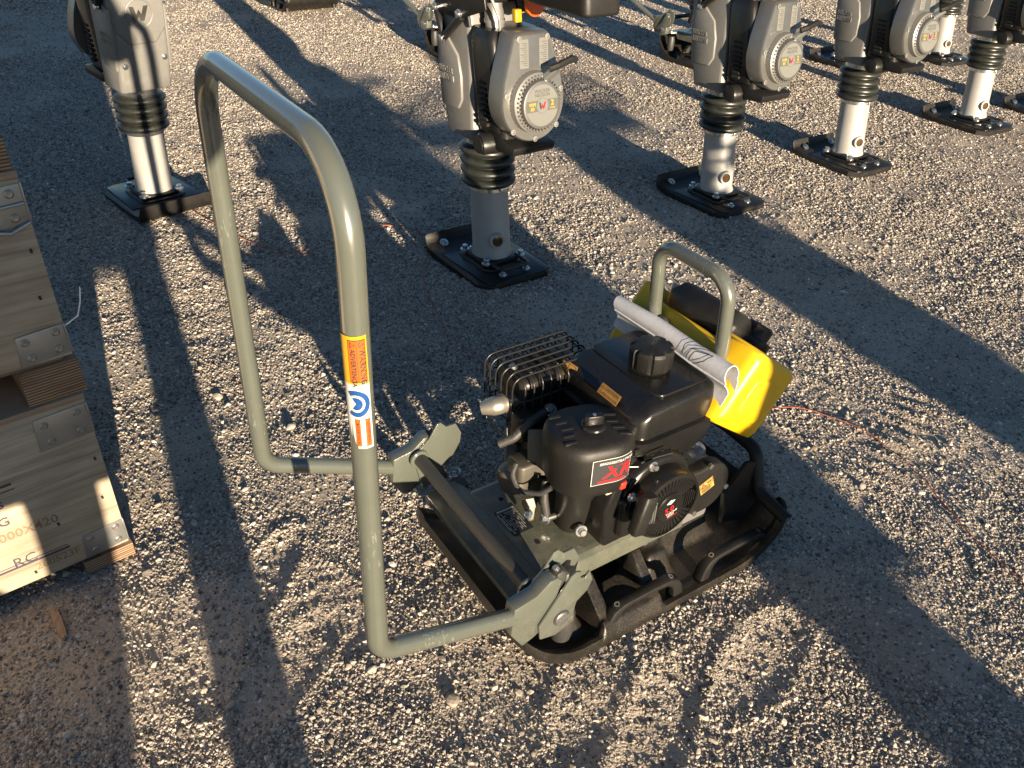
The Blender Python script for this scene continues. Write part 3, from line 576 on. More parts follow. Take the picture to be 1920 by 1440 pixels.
    mb.use('orange_print'); cpatch(mb, cxh, cyh, r+0.0002, 0.741, 0.791, aR-R(78), aR-R(7)); mb.use('ink')
    for zz0, zz1, b0, b1 in ((0.741, 0.7905, 8, 9.5), (0.741, 0.7905, 42, 43.5), (0.741, 0.7905, 76, 77.5), (0.7900, 0.791, 8, 77), (0.741, 0.742, 8, 77)): cpatch(mb, cxh, cyh, r+0.0004, zz0, zz1, aR-R(b1), aR-R(b0), 3 if b1-b0 < 5 else 14)
    for st, b0 in (('WARNING', 33), ('ADVERTENCIA', 68)):
        w = wrap(cxh, cyh, r+0.0004, 0.7885, aR-R(b0)); tri_sign(mb, w, 0.006)
        w2 = wrap(cxh, cyh, r+0.0004, 0.7805, aR-R(b0)); mb.text(st, w2, 0.0088 if st == 'WARNING' else 0.0068, 0.03)
    mb.use('blue_print'); C0 = (aR-R(62)); zc = 0.714
    def ringp(r0, r1, n=28, a0=-2.2, a1=2.2):
        vs = []; fs = []
        for k in range(n+1):
            a = a0+(a1-a0)*k/n
            for q in (r0, r1): vs.append((cxh+(r+0.0004)*math.cos(C0+q*math.cos(a)/r), cyh+(r+0.0004)*math.sin(C0+q*math.cos(a)/r), zc+q*math.sin(a)*1.15))
        for k in range(n): fs.append((2*k, 2*k+1, 2*k+3, 2*k+2))
        mb.add(vs, fs)
    ringp(0.0095, 0.0145); ringp(0.0001, 0.0068)
    mb.use('ink'); ringp(0.0080, 0.0083)
    for b0, b1 in ((10, 30), (52, 72)):
        mb.use('orange_print'); cpatch(mb, cxh, cyh, r+0.0003, 0.659, 0.694, aR-R(b1), aR-R(b0), 6)
    mb.use('ink')
    for b0 in (9.2, 30, 51, 72): cpatch(mb, cxh, cyh, r+0.0004, 0.659, 0.694, aR-R(b0+0.9), aR-R(b0), 2)
    for z in (0.6585, 0.6937): cpatch(mb, cxh, cyh, r+0.0004, z, z+0.0006, aR-R(73), aR-R(9.2), 12)
    w = wrap(cxh, cyh, r+0.0005, 0.690, aR-R(24)); mb.text('▲ WARNING'.replace('▲', ' '), w, 0.0050, 0.01); tri_sign(mb, w, 0.003)
    w = wrap(cxh, cyh, r+0.0005, 0.690, aR-R(67)); mb.text(' ADVERTENCIA', w, 0.0042, 0.01); tri_sign(mb, w, 0.003)
    rr = random.Random(8)
    for k in range(3):
        z = 0.692
        while z > 0.662:
            l = rr.uniform(0.002, 0.006); cpatch(mb, cxh, cyh, r+0.0004, max(0.661, z-l), z, aR-R(48-6*k), aR-R(46.5-6*k), 1); z -= l+0.001
    P(mb, 'safety_label', parent=handle)
    # lifting arch in front of the engine
    ar = [(0.150, -0.030, 0.22), (0.172, -0.050, 0.36), (0.163, -0.087, 0.455), (0.150, -0.085, 0.607), (0.150, 0.085, 0.607), (0.163, 0.087, 0.455), (0.172, 0.050, 0.36), (0.150, 0.030, 0.22)]
    mb = MB(); mb.tube(fillet(ar, [0.06, 0.08, 0.042, 0.042, 0.08, 0.06], 9), 0.0128, 18); P(mb, 'lifting_frame', 'olive', ang=60)
    # ---- engine
    mb = MB(); mb.rbox(-0.075, 0.09, -0.10, 0.10, 0.160, 0.205, 0.015, 0.005); mb.rbox(-0.06, 0.075, -0.09, 0.085, 0.205, 0.335, 0.025, 0.01); mb.rbox(-0.13, -0.04, 0.02, 0.10, 0.215, 0.33, 0.02, 0.008)
    for k in range(5): mb.box(-0.128, -0.05, 0.015, 0.105, 0.225+k*0.02, 0.229+k*0.02)
    P(mb, 'engine_block', 'black_metal', ang=40)
    # blower shroud with recoil starter on the right-hand side
    RC = (0.010, 0.2435)
    rings = []
    for y, sc, gx in ((-0.075, 1.0, 0), (-0.118, 1.0, 0), (-0.130, 0.965, 0), (-0.136, 0.90, 0)):
        rings.append([(RC[0]+p[0]*sc, y, RC[1]+p[1]*sc) for p in [(0.084*math.cos(a)*(1.05 if math.cos(a) < 0 else 1), 0.086*math.sin(a)) for a in np.linspace(0, 2*math.pi, 40, endpoint=False)]])
    mb = MB(); mb.loft(rings); mb.prism([(RC[0]-0.087, 0.168), (RC[0]-0.092, 0.30), (RC[0]-0.06, 0.342), (RC[0]+0.06, 0.342), (RC[0]+0.072, 0.30), (RC[0]+0.03, 0.165)], 'xz', -0.073, -0.112); sh = P(mb, 'blower_shroud', 'black_gloss', 0.004, seg=3)
    mb = MB(); mb.use('black_gloss'); mb.lathe([(0.069, 0), (0.0700, 0.030), (0.067, 0.036), (0.061, 0.038), (0.0605, 0.030)], (RC[0], -0.134, RC[1]), (0, -1, 0), 56, cap=False)
    mb.use('void_black'); mb.lathe([(0.0605, 0), (0.0605, 0.001)], (RC[0], -0.160, RC[1]), (0, -1, 0), 40); rec = P(mb, 'recoil_cover', parent=None)
    # grille bars of the recoil cover: parallel slots left and right, radial above and below
    bars = []
    for k in range(15):
        a = 0.55+k*(math.pi-1.1)/14; bars.append((a, 0.029, 0.061))
        bars.append((a+math.pi, 0.029, 0.061))
    for a, r0, r1 in bars:
        u = Vector((math.cos(a), 0, math.sin(a))); t = Vector((-math.sin(a), 0, math.cos(a)))
        o = Vector((RC[0], 0, RC[1])); w = 0.0022; mb = MB(); q = []
        for y in (-0.163, -0.1705):
            q += [tuple(o+u*r0-t*w+Vector((0, y, 0))), tuple(o+u*r1-t*w*1.5+Vector((0, y, 0))), tuple(o+u*r1+t*w*1.5+Vector((0, y, 0))), tuple(o+u*r0+t*w+Vector((0, y, 0)))]
        mb.add(q, [(0, 1, 2, 3), (7, 6, 5, 4), (0, 4, 5, 1), (1, 5, 6, 2), (2, 6, 7, 3), (3, 7, 4, 0)]); P(mb, 'grille_bar', 'black_gloss', 0.0007, parent=rec)
    for s in (-1, 1):
        for k in range(6):
            x = s*(0.032+k*0.0052); h = math.sqrt(max(0.0001, 0.061**2-x*x))*0.42+0.002; mb = MB()
            mb.box(RC[0]+x-0.0014, RC[0]+x+0.0014, -0.1705, -0.163, RC[1]-h, RC[1]+h); P(mb, 'grille_bar', 'alu_bright' if s < 0 else 'black_gloss', 0.0006, parent=rec)
    mb = MB(); mb.use('black_gloss'); mb.lathe([(0.031, 0), (0.031, 0.010), (0.029, 0.012), (0.010, 0.0125)], (RC[0], -0.162, RC[1]), (0, -1, 0), 40)
    fn = plane_fn((RC[0], -0.1747, RC[1]), (0.97, 0, 0.24), (-0.24, 0, 0.97)); f2 = lambda u, v: fn(u, v, 0.0003)
    mb.use('red_print'); mb.text('5.0', lambda u, v: f2(u-0.0155, v-0.006), 0.017, 0.012, shear=0.1)
    mb.use('white_print'); mb.add([f2(-0.010, 0.016), f2(0, 0.011), f2(0.010, 0.016), f2(0, 0.021)], [(0, 1, 2, 3)])
    mb.text('TORQUE', lambda u, v: f2(u-0.013, v-0.0125), 0.0062, 0.012); mb.text('SERIES', lambda u, v: f2(u-0.011, v-0.0178), 0.0055, 0.012)
    mb.use('red_print'); rect2d(mb, f2, -0.011, 0.012, -0.0212, -0.0202); P(mb, 'emblem', parent=rec)
    # louvres in the top of the shroud
    for k in range(9):
        a = R(112-k*15); o = Vector((RC[0], 0, RC[1])); u = Vector((math.cos(a), 0, math.sin(a))); t = Vector((-math.sin(a), 0, math.cos(a))); mb = MB(); q = []
        for rr_ in (0.0845, 0.0885):
            q += [tuple(o+u*rr_+t*s*0.0035+Vector((0, y, 0))) for s, y in ((-1, -0.080), (1, -0.080), (1, -0.122), (-1, -0.122))]
        mb.add(q, [(0, 1, 2, 3), (7, 6, 5, 4), (0, 4, 5, 1), (1, 5, 6, 2), (2, 6, 7, 3), (3, 7, 4, 0)]); P(mb, 'louvre', 'black_gloss', 0.001, parent=sh)
    # pull handle
    pa, pb = Vector((-0.058, -0.184, 0.312)), Vector((-0.078, -0.184, 0.232)); d = (pb-pa).normalized(); n_ = Vector((d.z, 0, -d.x)); mb = MB(); rings = []
    for t, w in ((0, 0.8), (0.004, 1.0), (0.073, 1.0), (0.078, 0.85)): rings.append([tuple(pa+d*t+n_*p[0]*w+Vector((0, 1, 0))*p[1]*w) for p in rrect(0, 0, 0.030, 0.021, 0.006, 3)])
    mb.loft(rings); P(mb, 'pull_handle', 'black_plastic', ang=50)
    mb = MB(); mb.rbox(-0.078, -0.040, -0.150, -0.112, 0.19, 0.272, 0.012, 0.006); P(mb, 'rope_guide', 'black_gloss')
    # skirt below the shroud towards the rear (engine side cover)
    mb = MB(); mb.prism([(-0.098, 0.164), (-0.105, 0.25), (-0.09, 0.30), (-0.05, 0.31), (-0.03, 0.20), (0.02, 0.166)], 'xz', -0.06, -0.132); P(mb, 'side_cover', 'black_gloss', 0.008, seg=3)
    mb = MB(); mb.bolt((-0.066, -0.150, 0.286), (0, -1, 0.1), 0.0055, 0.007); P(mb, 'shroud_bolt', 'zinc')
    mb = MB(); mb.rbox(-0.080, -0.066, -0.137, -0.112, 0.296, 0.310, 0.004, 0.002); P(mb, 'choke_lever', 'red_plastic')
    mb = MB(); mb.rbox(-0.106, -0.092, -0.132, -0.112, 0.292, 0.302, 0.003, 0.002); P(mb, 'fuel_lever', 'cream_plastic')
    for a, c_, m_ in (((-0.085, -0.118, 0.330), (-0.045, -0.135, 0.332), 'black_metal'), ((-0.04, -0.135, 0.338), (0.02, -0.145, 0.342), 'black_metal')):
        mb = MB(); mb.tube([a, ((a[0]+c_[0])/2, (a[1]+c_[1])/2, a[2]+0.004), c_], 0.0018, 8); P(mb, 'control_rod', m_)
    mb = MB(); mb.bolt((-0.028, -0.150, 0.337), (0, -1, 0.2), 0.006, 0.010); P(mb, 'control_screw', 'zinc')
    mb = MB(); mb.prism([(-0.040, 0.352), (0.138, 0.356), (0.128, 0.318), (0.095, 0.300), (0.060, 0.302), (0.040, 0.322), (-0.015, 0.328), (-0.042, 0.340)], 'xz', -0.110, -0.119); P(mb, 'tank_bracket', 'black_gloss', 0.002)
    # fuel tank
    mb = MB(); rings = []
    for z, x0, x1, y0, y1, r_ in ((0.292, -0.028, 0.120, -0.104, 0.085, 0.02), (0.335, -0.040, 0.140, -0.114, 0.098, 0.025), (0.3585, -0.046, 0.148, -0.121, 0.104, 0.03), (0.360, -0.055, 0.157, -0.130, 0.112, 0.038), (0.3675, -0.055, 0.157, -0.130, 0.112, 0.038), (0.369, -0.046, 0.148, -0.121, 0.104, 0.03), (0.390, -0.044, 0.1465, -0.119, 0.1035, 0.03), (0.4165, -0.041, 0.1445, -0.117, 0.102, 0.029), (0.4215, -0.0385, 0.143, -0.1155, 0.1005, 0.028), (0.4258, -0.034, 0.139, -0.111, 0.096, 0.025), (0.4282, -0.028, 0.133, -0.105, 0.090, 0.02), (0.4292, 0.0, 0.122, -0.09, 0.080, 0.015)):
        rings.append([(p[0], p[1], z-(0.016*sstep(0.012, -0.030, p[0]) if z > 0.40 else 0)) for p in rrect((x0+x1)/2, (y0+y1)/2, x1-x0, y1-y0, r_, 8)])
    mb.loft(rings); tank = P(mb, 'fuel_tank', 'tank_black', ang=32)
    mb = MB(); mb.rbox(0.012, 0.135, -0.100, 0.090, 0.4255, 0.4312, 0.018, 0.002); P(mb, 'tank_panel', 'tank_black', parent=tank)
    mb = MB(); prof = [(0.030, 0), (0.035, 0.004), (0.0385, 0.010), (0.039, 0.038), (0.036, 0.043), (0.028, 0.045)]
    rings = []; cc = (0.064, -0.018); n = 72
    for r_, hh in prof:
        rings.append([(cc[0]+(r_-(0.0048 if (k % 9) in (0, 1) and 0.008 < hh < 0.0435 else 0))*math.cos(2*math.pi*k/n), cc[1]+(r_-(0.0048 if (k % 9) in (0, 1) and 0.008 < hh < 0.0435 else 0))*math.sin(2*math.pi*k/n), 0.430+hh) for k in range(n)])
    mb.loft(rings); cap = P(mb, 'fuel_cap', 'black_plastic', parent=tank, ang=30)
    for k in range(7):
        a = k*0.9; mb = MB(); mb.box(-0.0016, 0.0016, -0.004, 0.004, 0, 0.0012); o2 = None
        mb.T = None
    mb = MB(); mb.lathe([(0.041, 0), (0.040, 0.003), (0.034, 0.004)], (0.064, -0.018, 0.4275), (0, 0, 1), 36); P(mb, 'filler_neck', 'black_plastic', parent=tank)
    # caution label on the sloping shoulder of the tank
    fn = plane_fn((-0.0425, -0.012, 0.408), (0, -1, 0), (0.60, 0, 0.80), lift=0.0045); mb = MB(); mb.use('gold_label'); slab2d(mb, lambda a, c, h: fn(a, c, h), [(0, 0), (0.050, 0), (0.050, 0.019), (0, 0.019)], 0.0004)
    f2 = lambda a, c: fn(a, c, 0.0008); mb.use('ink'); frame2d(mb, f2, 0.001, 0.049, 0.001, 0.018, 0.0005); rect2d(mb, f2, 0.001, 0.049, 0.0092, 0.0098)
    tri_sign(mb, lambda a, c: f2(a+0.003, c+0.0112), 0.006); tri_sign(mb, lambda a, c: f2(a+0.003, c+0.0024), 0.006)
    mb.text('CAUTION', lambda u, v: f2(u+0.011, v+0.0112), 0.0078, 0.012); mb.text('PRECAUCION', lambda u, v: f2(u+0.011, v+0.0024), 0.0062, 0.012); P(mb, 'caution_label', parent=tank)
    fn = plane_fn((-0.040, 0.098, 0.388), (0.10, -1, 0.0), (0.35, 0, 0.94), lift=0.006); mb = MB(); mb.use('gold_label'); slab2d(mb, lambda a, c, h: fn(a, c, h), [(0, 0), (0.038, 0), (0.038, 0.026), (0, 0.026)], 0.0004)
    f2 = lambda a, c: fn(a, c, 0.0008); mb.use('ink'); frame2d(mb, f2, 0.002, 0.036, 0.002, 0.024, 0.0009); rect2d(mb, f2, 0.0185, 0.0193, 0.002, 0.024); tri_sign(mb, lambda a, c: f2(a+0.004, c+0.006), 0.013)
    mb.add([f2(0.023, 0.008), f2(0.027, 0.007), f2(0.031, 0.010), f2(0.033, 0.014), f2(0.030, 0.018), f2(0.027, 0.015), f2(0.0235, 0.013)], [tuple(range(7))]); P(mb, 'hot_surface_label', parent=tank)
    # air filter: canister, lid, knob, duct
    def oval(cx, cy, w, h, r_, z, n=8): return [(p[0], p[1], z) for p in rrect(cx, cy, w, h, r_, n)]
    fx, fy = -0.103, -0.068
    def rot(p, a=R(-14)): return (fx+(p[0]-fx)*math.cos(a)-(p[1]-fy)*math.sin(a), fy+(p[0]-fx)*math.sin(a)+(p[1]-fy)*math.cos(a), p[2])
    mb = MB(); rings = []
    for z, w, h, r_ in ((0.287, 0.116, 0.106, 0.044), (0.296, 0.136, 0.124, 0.051), (0.307, 0.143, 0.130, 0.054), (0.374, 0.149, 0.135, 0.056), (0.386, 0.146, 0.132, 0.056), (0.394, 0.136, 0.122, 0.053), (0.3975, 0.122, 0.108, 0.048)): rings.append([rot(p) for p in oval(fx, fy, w, h, r_, z)])
    mb.loft(rings); af = P(mb, 'air_filter', 'black_plastic', ang=50)
    mb = MB(); mb.lathe([(0.022, 0), (0.022, 0.003), (0.019, 0.006), (0.014, 0.007)], (fx+0.004, fy-0.004, 0.397), (0, 0, 1), 28); kd = Vector((math.cos(R(-20)), math.sin(R(-20)), 0)); kn = Vector((-kd.y, kd.x, 0)); o = Vector((fx+0.004, fy-0.004, 0.403))
    mb.loft([[tuple(o+kd*p[0]*w+kn*p[1]*w+Vector((0, 0, hh))) for p in rrect(0, 0, 0.036, 0.015, 0.007, 3)] for hh, w in ((0, 1.0), (0.014, 0.95), (0.0165, 0.85))]); kb = P(mb, 'knob', 'black_gloss', parent=af, ang=45)
    mb = MB(); mb.lathe([(0.0032, 0), (0.0032, 0.001), (0.002, 0.0016)], (fx+0.004, fy-0.004, 0.4195), (0, 0, 1), 10); P(mb, 'knob_screw', 'zinc', parent=af)
    for s in (-1, 1):
        for k in range(5 if s < 0 else 4):
            o = Vector(rot((fx+s*(0.040+0.004*(abs(k-2))), fy+(k-2)*0.018, 0.3975))); u = Vector((math.cos(R(-20-8*s)), math.sin(R(-20-8*s)), 0)); v = Vector((-u.y, u.x, 0)); mb = MB()
            mb.loft([[tuple(o+u*p[0]+v*p[1]+Vector((0, 0, hh))) for p in rrect(0, 0, 0.021, 0.0055, 0.0026, 2)] for hh in (-0.004, 0.0008)]); P(mb, 'vent_slot', 'void_black', parent=af)
    # maker's plate on the canister wall
    def fil(u, v, h=0.0):
        # walk along the -y' long side and round the +x' corner of the canister; u from its middle, v up
        w, hh_, r_ = 0.1478+0.0016, 0.1340+0.0016, 0.0565; w += 2*h; hh_ += 2*h; Lx = w/2-r_
        if u < Lx: x, y = u, -hh_/2
        else:
            a = (u-Lx)/r_; x, y = Lx+r_*math.sin(a), -(hh_/2-r_)-r_*math.cos(a)
        return rot((fx+x, fy+y, 0.318+v))
    def strip(mb, u0, u1, v0, v1, h, n=16):
        vs = []; fs = []
        for k in range(n+1):
            u = u0+(u1-u0)*k/n; vs += [fil(u, v0, h), fil(u, v1, h)]
        for k in range(n): fs.append((2*k, 2*k+2, 2*k+3, 2*k+1))
        mb.add(vs, fs)
    mb = MB(); U0, U1 = -0.022, 0.052; mb.use('white_print'); strip(mb, U0, U1, 0.008, 0.060, 0.0006); mb.use('ink'); strip(mb, U0+0.0012, U1-0.0012, 0.0092, 0.0588, 0.0009)
    mb.use('white_print'); mb.text('BRIGGS&STRATTON', lambda u, v: fil(U0+0.012+u, 0.0492+v, 0.0012), 0.0070, 0.015, shear=0.2)
    mb.use('red_print'); mb.text('XR', lambda u, v: fil(U0+0.020+u*1.15, 0.0205+v, 0.0012), 0.034, 0.02, shear=0.3); strip(mb, U0+0.012, U1-0.010, 0.0120, 0.0158, 0.0012); P(mb, 'brand_plate', parent=af)
    mb = MB(); rings = []
    for z, w, h, cx2, cy2 in ((0.1615, 0.050, 0.052, -0.112, -0.048), (0.175, 0.056, 0.058, -0.112, -0.050), (0.225, 0.066, 0.068, -0.108, -0.056), (0.272, 0.080, 0.078, -0.106, -0.060), (0.286, 0.104, 0.094, -0.104, -0.064), (0.294, 0.112, 0.100, -0.104, -0.066)): rings.append([rot(p) for p in oval(cx2, cy2, w, h, 0.024, z, 6)])
    mb.loft(rings); du = P(mb, 'intake_duct', 'black_plastic', ang=50)
    for (x, y, z, ax) in ((-0.152, -0.036, 0.186, (-0.9, 0.1, 0.3)), (-0.118, -0.092, 0.186, (-0.2, -0.9, 0.2))):
        mb = MB(); mb.use('steel_dark').cyl((x-ax[0]*0.02, y-ax[1]*0.02, z), (x, y, z), 0.007, n=14); mb.use('zinc').bolt((x, y, z), ax, 0.0075, 0.011); P(mb, 'duct_bolt', parent=du)
    # carburettor, governor bracket and hoses behind the filter
    mb = MB(); mb.lathe([(0.012, 0), (0.026, 0.004), (0.030, 0.014), (0.029, 0.040), (0.024, 0.050), (0.010, 0.054)], (-0.163, 0.044, 0.200), (-0.15, 0.25, 0.95), 28); mb.rbox(-0.18, -0.135, 0.012, 0.06, 0.235, 0.275, 0.01, 0.005)
    mb.add([(-0.180, 0.005, 0.203), (-0.150, -0.004, 0.203), (-0.166, -0.016, 0.170), (-0.174, -0.012, 0.168), (-0.180, 0.006, 0.209), (-0.150, -0.003, 0.209), (-0.166, -0.016, 0.174), (-0.174, -0.012, 0.172)], [(0, 1, 2, 3), (7, 6, 5, 4), (0, 4, 5, 1), (1, 5, 6, 2), (2, 6, 7, 3), (3, 7, 4, 0)])
    cb_ = P(mb, 'carburettor', 'carb_metal', 0.001, ang=40)
    mb = MB(); mb.add([(-0.150, 0.040, 0.335), (-0.110, 0.015, 0.335), (-0.135, -0.005, 0.255), (-0.160, 0.02, 0.25), (-0.146, 0.046, 0.332), (-0.106, 0.021, 0.332), (-0.131, 0.001, 0.252), (-0.156, 0.026, 0.247)], [(0, 1, 2, 3), (7, 6, 5, 4), (0, 4, 5, 1), (1, 5, 6, 2), (2, 6, 7, 3), (3, 7, 4, 0)]); P(mb, 'governor_plate', 'carb_metal', 0.001)
    mb = MB(); mb.bolt((-0.172, -0.008, 0.183), (-0.7, -0.3, 0.6), 0.0055, 0.006); P(mb, 'bolt', 'zinc', parent=cb_)
    mb = MB(); mb.tube(fillet([(-0.178, 0.030, 0.275), (-0.192, 0.022, 0.262), (-0.190, 0.000, 0.238), (-0.165, -0.030, 0.245), (-0.15, -0.04, 0.26)], 0.02, 5), 0.0048, 10); P(mb, 'fuel_hose', 'rubber')
    mb = MB(); mb.tube([(-0.150, -0.020, 0.262), (-0.155, -0.028, 0.225), (-0.152, -0.034, 0.192)], [0.005, 0.008, 0.0075], 12); P(mb, 'drain_sleeve', 'rubber')
    mb = MB(); mb.tube(fillet([(-0.195, 0.062, 0.305), (-0.172, 0.050, 0.318), (-0.14, 0.045, 0.345), (-0.10, 0.05, 0.352)], 0.02, 4), [0.0095]*2+[0.008]*9+[0.007]*1 if False else 0.0085, 12); P(mb, 'spark_boot', 'rubber')
    mb = MB(); mb.bolt((-0.098, 0.048, 0.352), (-0.3, -0.4, 0.85), 0.008, 0.010); P(mb, 'head_bolt', 'steel_dark')
    mb = MB(); mb.rbox(-0.15, 0.0, 0.105, 0.112, 0.16, 0.335, 0.003, 0.001); P(mb, 'heat_shield', 'grey_guard')
    # muffler with wire guard and outlet
    mb = MB(); mb.rbox(-0.135, 0.012, 0.084, 0.176, 0.300, 0.398, 0.022, 0.014); mu = P(mb, 'muffler', 'muffler', ang=50)
    for k in range(3):
        mb = MB(); mb.box(-0.105+k*0.03, -0.090+k*0.03, 0.105, 0.16, 0.3975, 0.4015); P(mb, 'rib', 'muffler', 0.0015, parent=mu)
    for (x, y) in ((-0.118, 0.14), (-0.012, 0.106)):
        mb = MB(); mb.bolt((x, y, 0.3975), (0, 0, 1), 0.0055, 0.007); P(mb, 'bolt', 'zinc', parent=mu)
    mb = MB(); x0, x1, y0, y1 = -0.156, 0.030, 0.070, 0.190; rw = 0.0018
    for z, ins in ((0.318, 0.004), (0.343, 0.0), (0.370, 0.0)):
        mb.tube([(p[0], p[1], z) for p in rrect((x0+x1)/2, (y0+y1)/2, x1-x0-ins, y1-y0-ins, 0.026, 5)], rw, 6, closed=True)
    zt = 0.412
    for k in range(9):      # hoops across (in y)
        x = x0+0.018+k*(x1-x0-0.036)/8; mb.tube(fillet([(x, y0, 0.335), (x, y0, zt), (x, y1, zt), (x, y1, 0.335)], 0.020, 5), rw, 6)
    for k in range(6):      # hoops along (in x)
        y = y0+0.014+k*(y1-y0-0.028)/5; mb.tube(fillet([(x0, y, 0.335), (x0, y, zt+0.0028), (x1, y, zt+0.0028), (x1, y, 0.335)], 0.020, 5), rw, 6)
    for y in (0.100, 0.172): mb.tube(fillet([(x0, y, 0.33), (x0-0.004, y-0.012, 0.285), (x0-0.004, y-0.03, 0.285)], 0.002, 2), rw, 6)
    mb.tube([(x0-0.004, 0.07, 0.285), (x0-0.004, 0.16, 0.285)], rw, 6)
    P(mb, 'wire_guard', 'wire', parent=mu, ang=80)
    mb = MB(); pp = fillet([(-0.133, 0.108, 0.350), (-0.172, 0.108, 0.352), (-0.196, 0.122, 0.345)], 0.02, 5); mb.tube(pp, [0.013]+[0.0175]*(len(pp)-2)+[0.0115], 16); mb.tube([(-0.156, 0.108, 0.352), (-0.159, 0.108, 0.352)], 0.0182, 16); P(mb, 'exhaust_outlet', 'exhaust', parent=mu, ang=60)
    mb = MB(); mb.rbox(-0.16, -0.125, 0.05, 0.085, 0.295, 0.35, 0.01, 0.004); P(mb, 'exhaust_flange', 'muffler')
    # ---- yellow water tank, tilted forward behind the lifting frame: s runs down its top face, q is its depth
    def tk(s_, y, q): return (0.198+0.81*s_+0.59*q, y, 0.487-0.59*s_+0.81*q)
    secs = [(-0.146, 0.020, 0.128, -0.124, -0.022), (-0.143, 0.010, 0.140, -0.138, -0.010), (-0.136, 0.004, 0.147, -0.146, -0.003), (-0.122, 0.0, 0.151, -0.150, 0.0), (-0.066, 0.0, 0.151, -0.150, 0.0), (-0.052, 0.0, 0.151, -0.150, -0.020), (0.118, 0.0, 0.151, -0.150, -0.020), (0.130, 0.0, 0.151, -0.150, 0.004), (0.154, 0.0, 0.148, -0.146, 0.004), (0.165, 0.008, 0.138, -0.136, -0.004), (0.170, 0.020, 0.124, -0.12, -0.018)]
    mb = MB(); rings = []
    for y, s0, s1, q0, q1 in secs: rings.append([tk(p[0], y, p[1]) for p in rrect((s0+s1)/2, (q0+q1)/2, s1-s0, q1-q0, 0.011, 4)])
    mb.loft(rings); wt = P(mb, 'water_tank', 'yellow', ang=32)
    mb = MB(); mb.loft([[tk(p[0], y, p[1]) for p in rrect(0.074, -0.078, 0.078*k_, 0.080*k_, 0.014, 4)] for y, k_ in ((-0.1440, 1.0), (-0.1475, 1.0), (-0.1490, 0.95))]); P(mb, 'end_panel', 'yellow', parent=wt, ang=40)
    mb = MB(); mb.loft([[tk(p[0], p[1], q) for p in rrect(0.052, 0.026, w, l, 0.010, 2)] for q, w, l in ((-0.020, 0.064, 0.150), (-0.006, 0.074, 0.166), (0.012, 0.076, 0.170), (0.036, 0.060, 0.142), (0.040, 0.044, 0.120))]); P(mb, 'grip', 'black_plastic', 0.004, parent=wt, ang=45)
    mb = MB(); mb.lathe([(0.034, 0), (0.036, 0.004), (0.036, 0.016), (0.034, 0.018), (0.026, 0.018), (0.026, 0.040), (0.023, 0.044), (0.012, 0.045)], tk(0.108, -0.046, -0.002), (0.59, 0, 0.81), 10); P(mb, 'cap', 'black_plastic', 0.0015, parent=wt)
    mb = MB(); mb.lathe([(0.010, 0), (0.016, 0.003), (0.016, 0.012), (0.012, 0.016)], tk(-0.002, 0.062, -0.055), (-0.81, 0, 0.59), 20); P(mb, 'valve', 'rubber', parent=wt)
    mb = MB(); o_ = Vector(tk(0.128, -0.076, 0.0008)); du_ = Vector((0.20, -0.9, -0.15)).normalized(); dv_ = Vector((-0.81, -0.15, 0.59)).normalized(); mb.text('F2', lambda u, v: tuple(o_+du_*u+dv_*v), 0.026, 0.0); P(mb, 'ink_mark', 'green_ink', parent=wt)
    return root
CPOS, CYAW = (0.1775, 1.201), R(34.5)
comp = make_compactor(); comp.location = (*CPOS, 0.0); comp.rotation_euler = (0, 0, CYAW)
tag(comp, 'plate compactor standing in the open with a white rolled manual beside its yellow water tank', 'plate compactor', 'plate compactors in the yard')

# rolled manual wedged between fuel tank and lifting frame
man = empty('manual', (*CPOS, 0.0), CYAW); tag(man, 'white folded paper manual tucked beside the yellow water tank', 'manual')
prof = []
for k in range(19):
    a = R(215)-R(250)*k/18; prof.append((0.0175*math.cos(a)*0.95, 0.0185*math.sin(a)))
prof = [(-0.010, -0.060), (-0.0075, -0.045), (-0.004, -0.032), (-0.009, -0.022), (-0.0165, -0.012)]+prof+[(0.0165, -0.012), (0.014, -0.03), (0.012, -0.048), (0.010, -0.066)]
MX, MZ = 0.1415, 0.450
th = 0.0016; nP = []
for i, p in enumerate(prof):
    a = prof[max(i-1, 0)]; c_ = prof[min(i+1, len(prof)-1)]; t = Vector((c_[0]-a[0], c_[1]-a[1])).normalized(); nP.append((p[0]+t.y*th, p[1]-t.x*th))
mb = MB(); ring = prof+nP[::-1]; rings = []
for y, sc in ((-0.136, 1.03), (-0.05, 1.0), (0.05, 0.92), (0.165, 0.80)): rings.append([(MX+p[0]*sc, y+(0.004*math.sin(p[1]*60)), MZ-0.004*(y > 0.1)+p[1]*sc+0.002*math.sin(y*40)) for p in ring])
mb.loft(rings); mb.build('sheet', 'paper', man, ang=50)
def roll(u, v, h=0.0006):
    # printed on the outside of the roll: u runs along -y from the centre of the mark, v runs round (towards the front)
    a = R(118)-v/0.0185; return (MX+(0.0185*0.96+th*0+h)*math.cos(a), -0.062-u, MZ+0.0005+(0.0188+h)*math.sin(a))
mb = MB()
def stroke(p, q, w=0.0009, n=8):
    d = Vector((q[0]-p[0], q[1]-p[1])); nn = Vector((-d.y, d.x)).normalized()*w; vs = []; fs = []
    for k in range(n+1):
        f = k/n; vs += [roll(p[0]+d.x*f-nn.x, p[1]+d.y*f-nn.y), roll(p[0]+d.x*f+nn.x, p[1]+d.y*f+nn.y)]
    for k in range(n): fs.append((2*k, 2*k+1, 2*k+3, 2*k+2))
    mb.add(vs, fs)
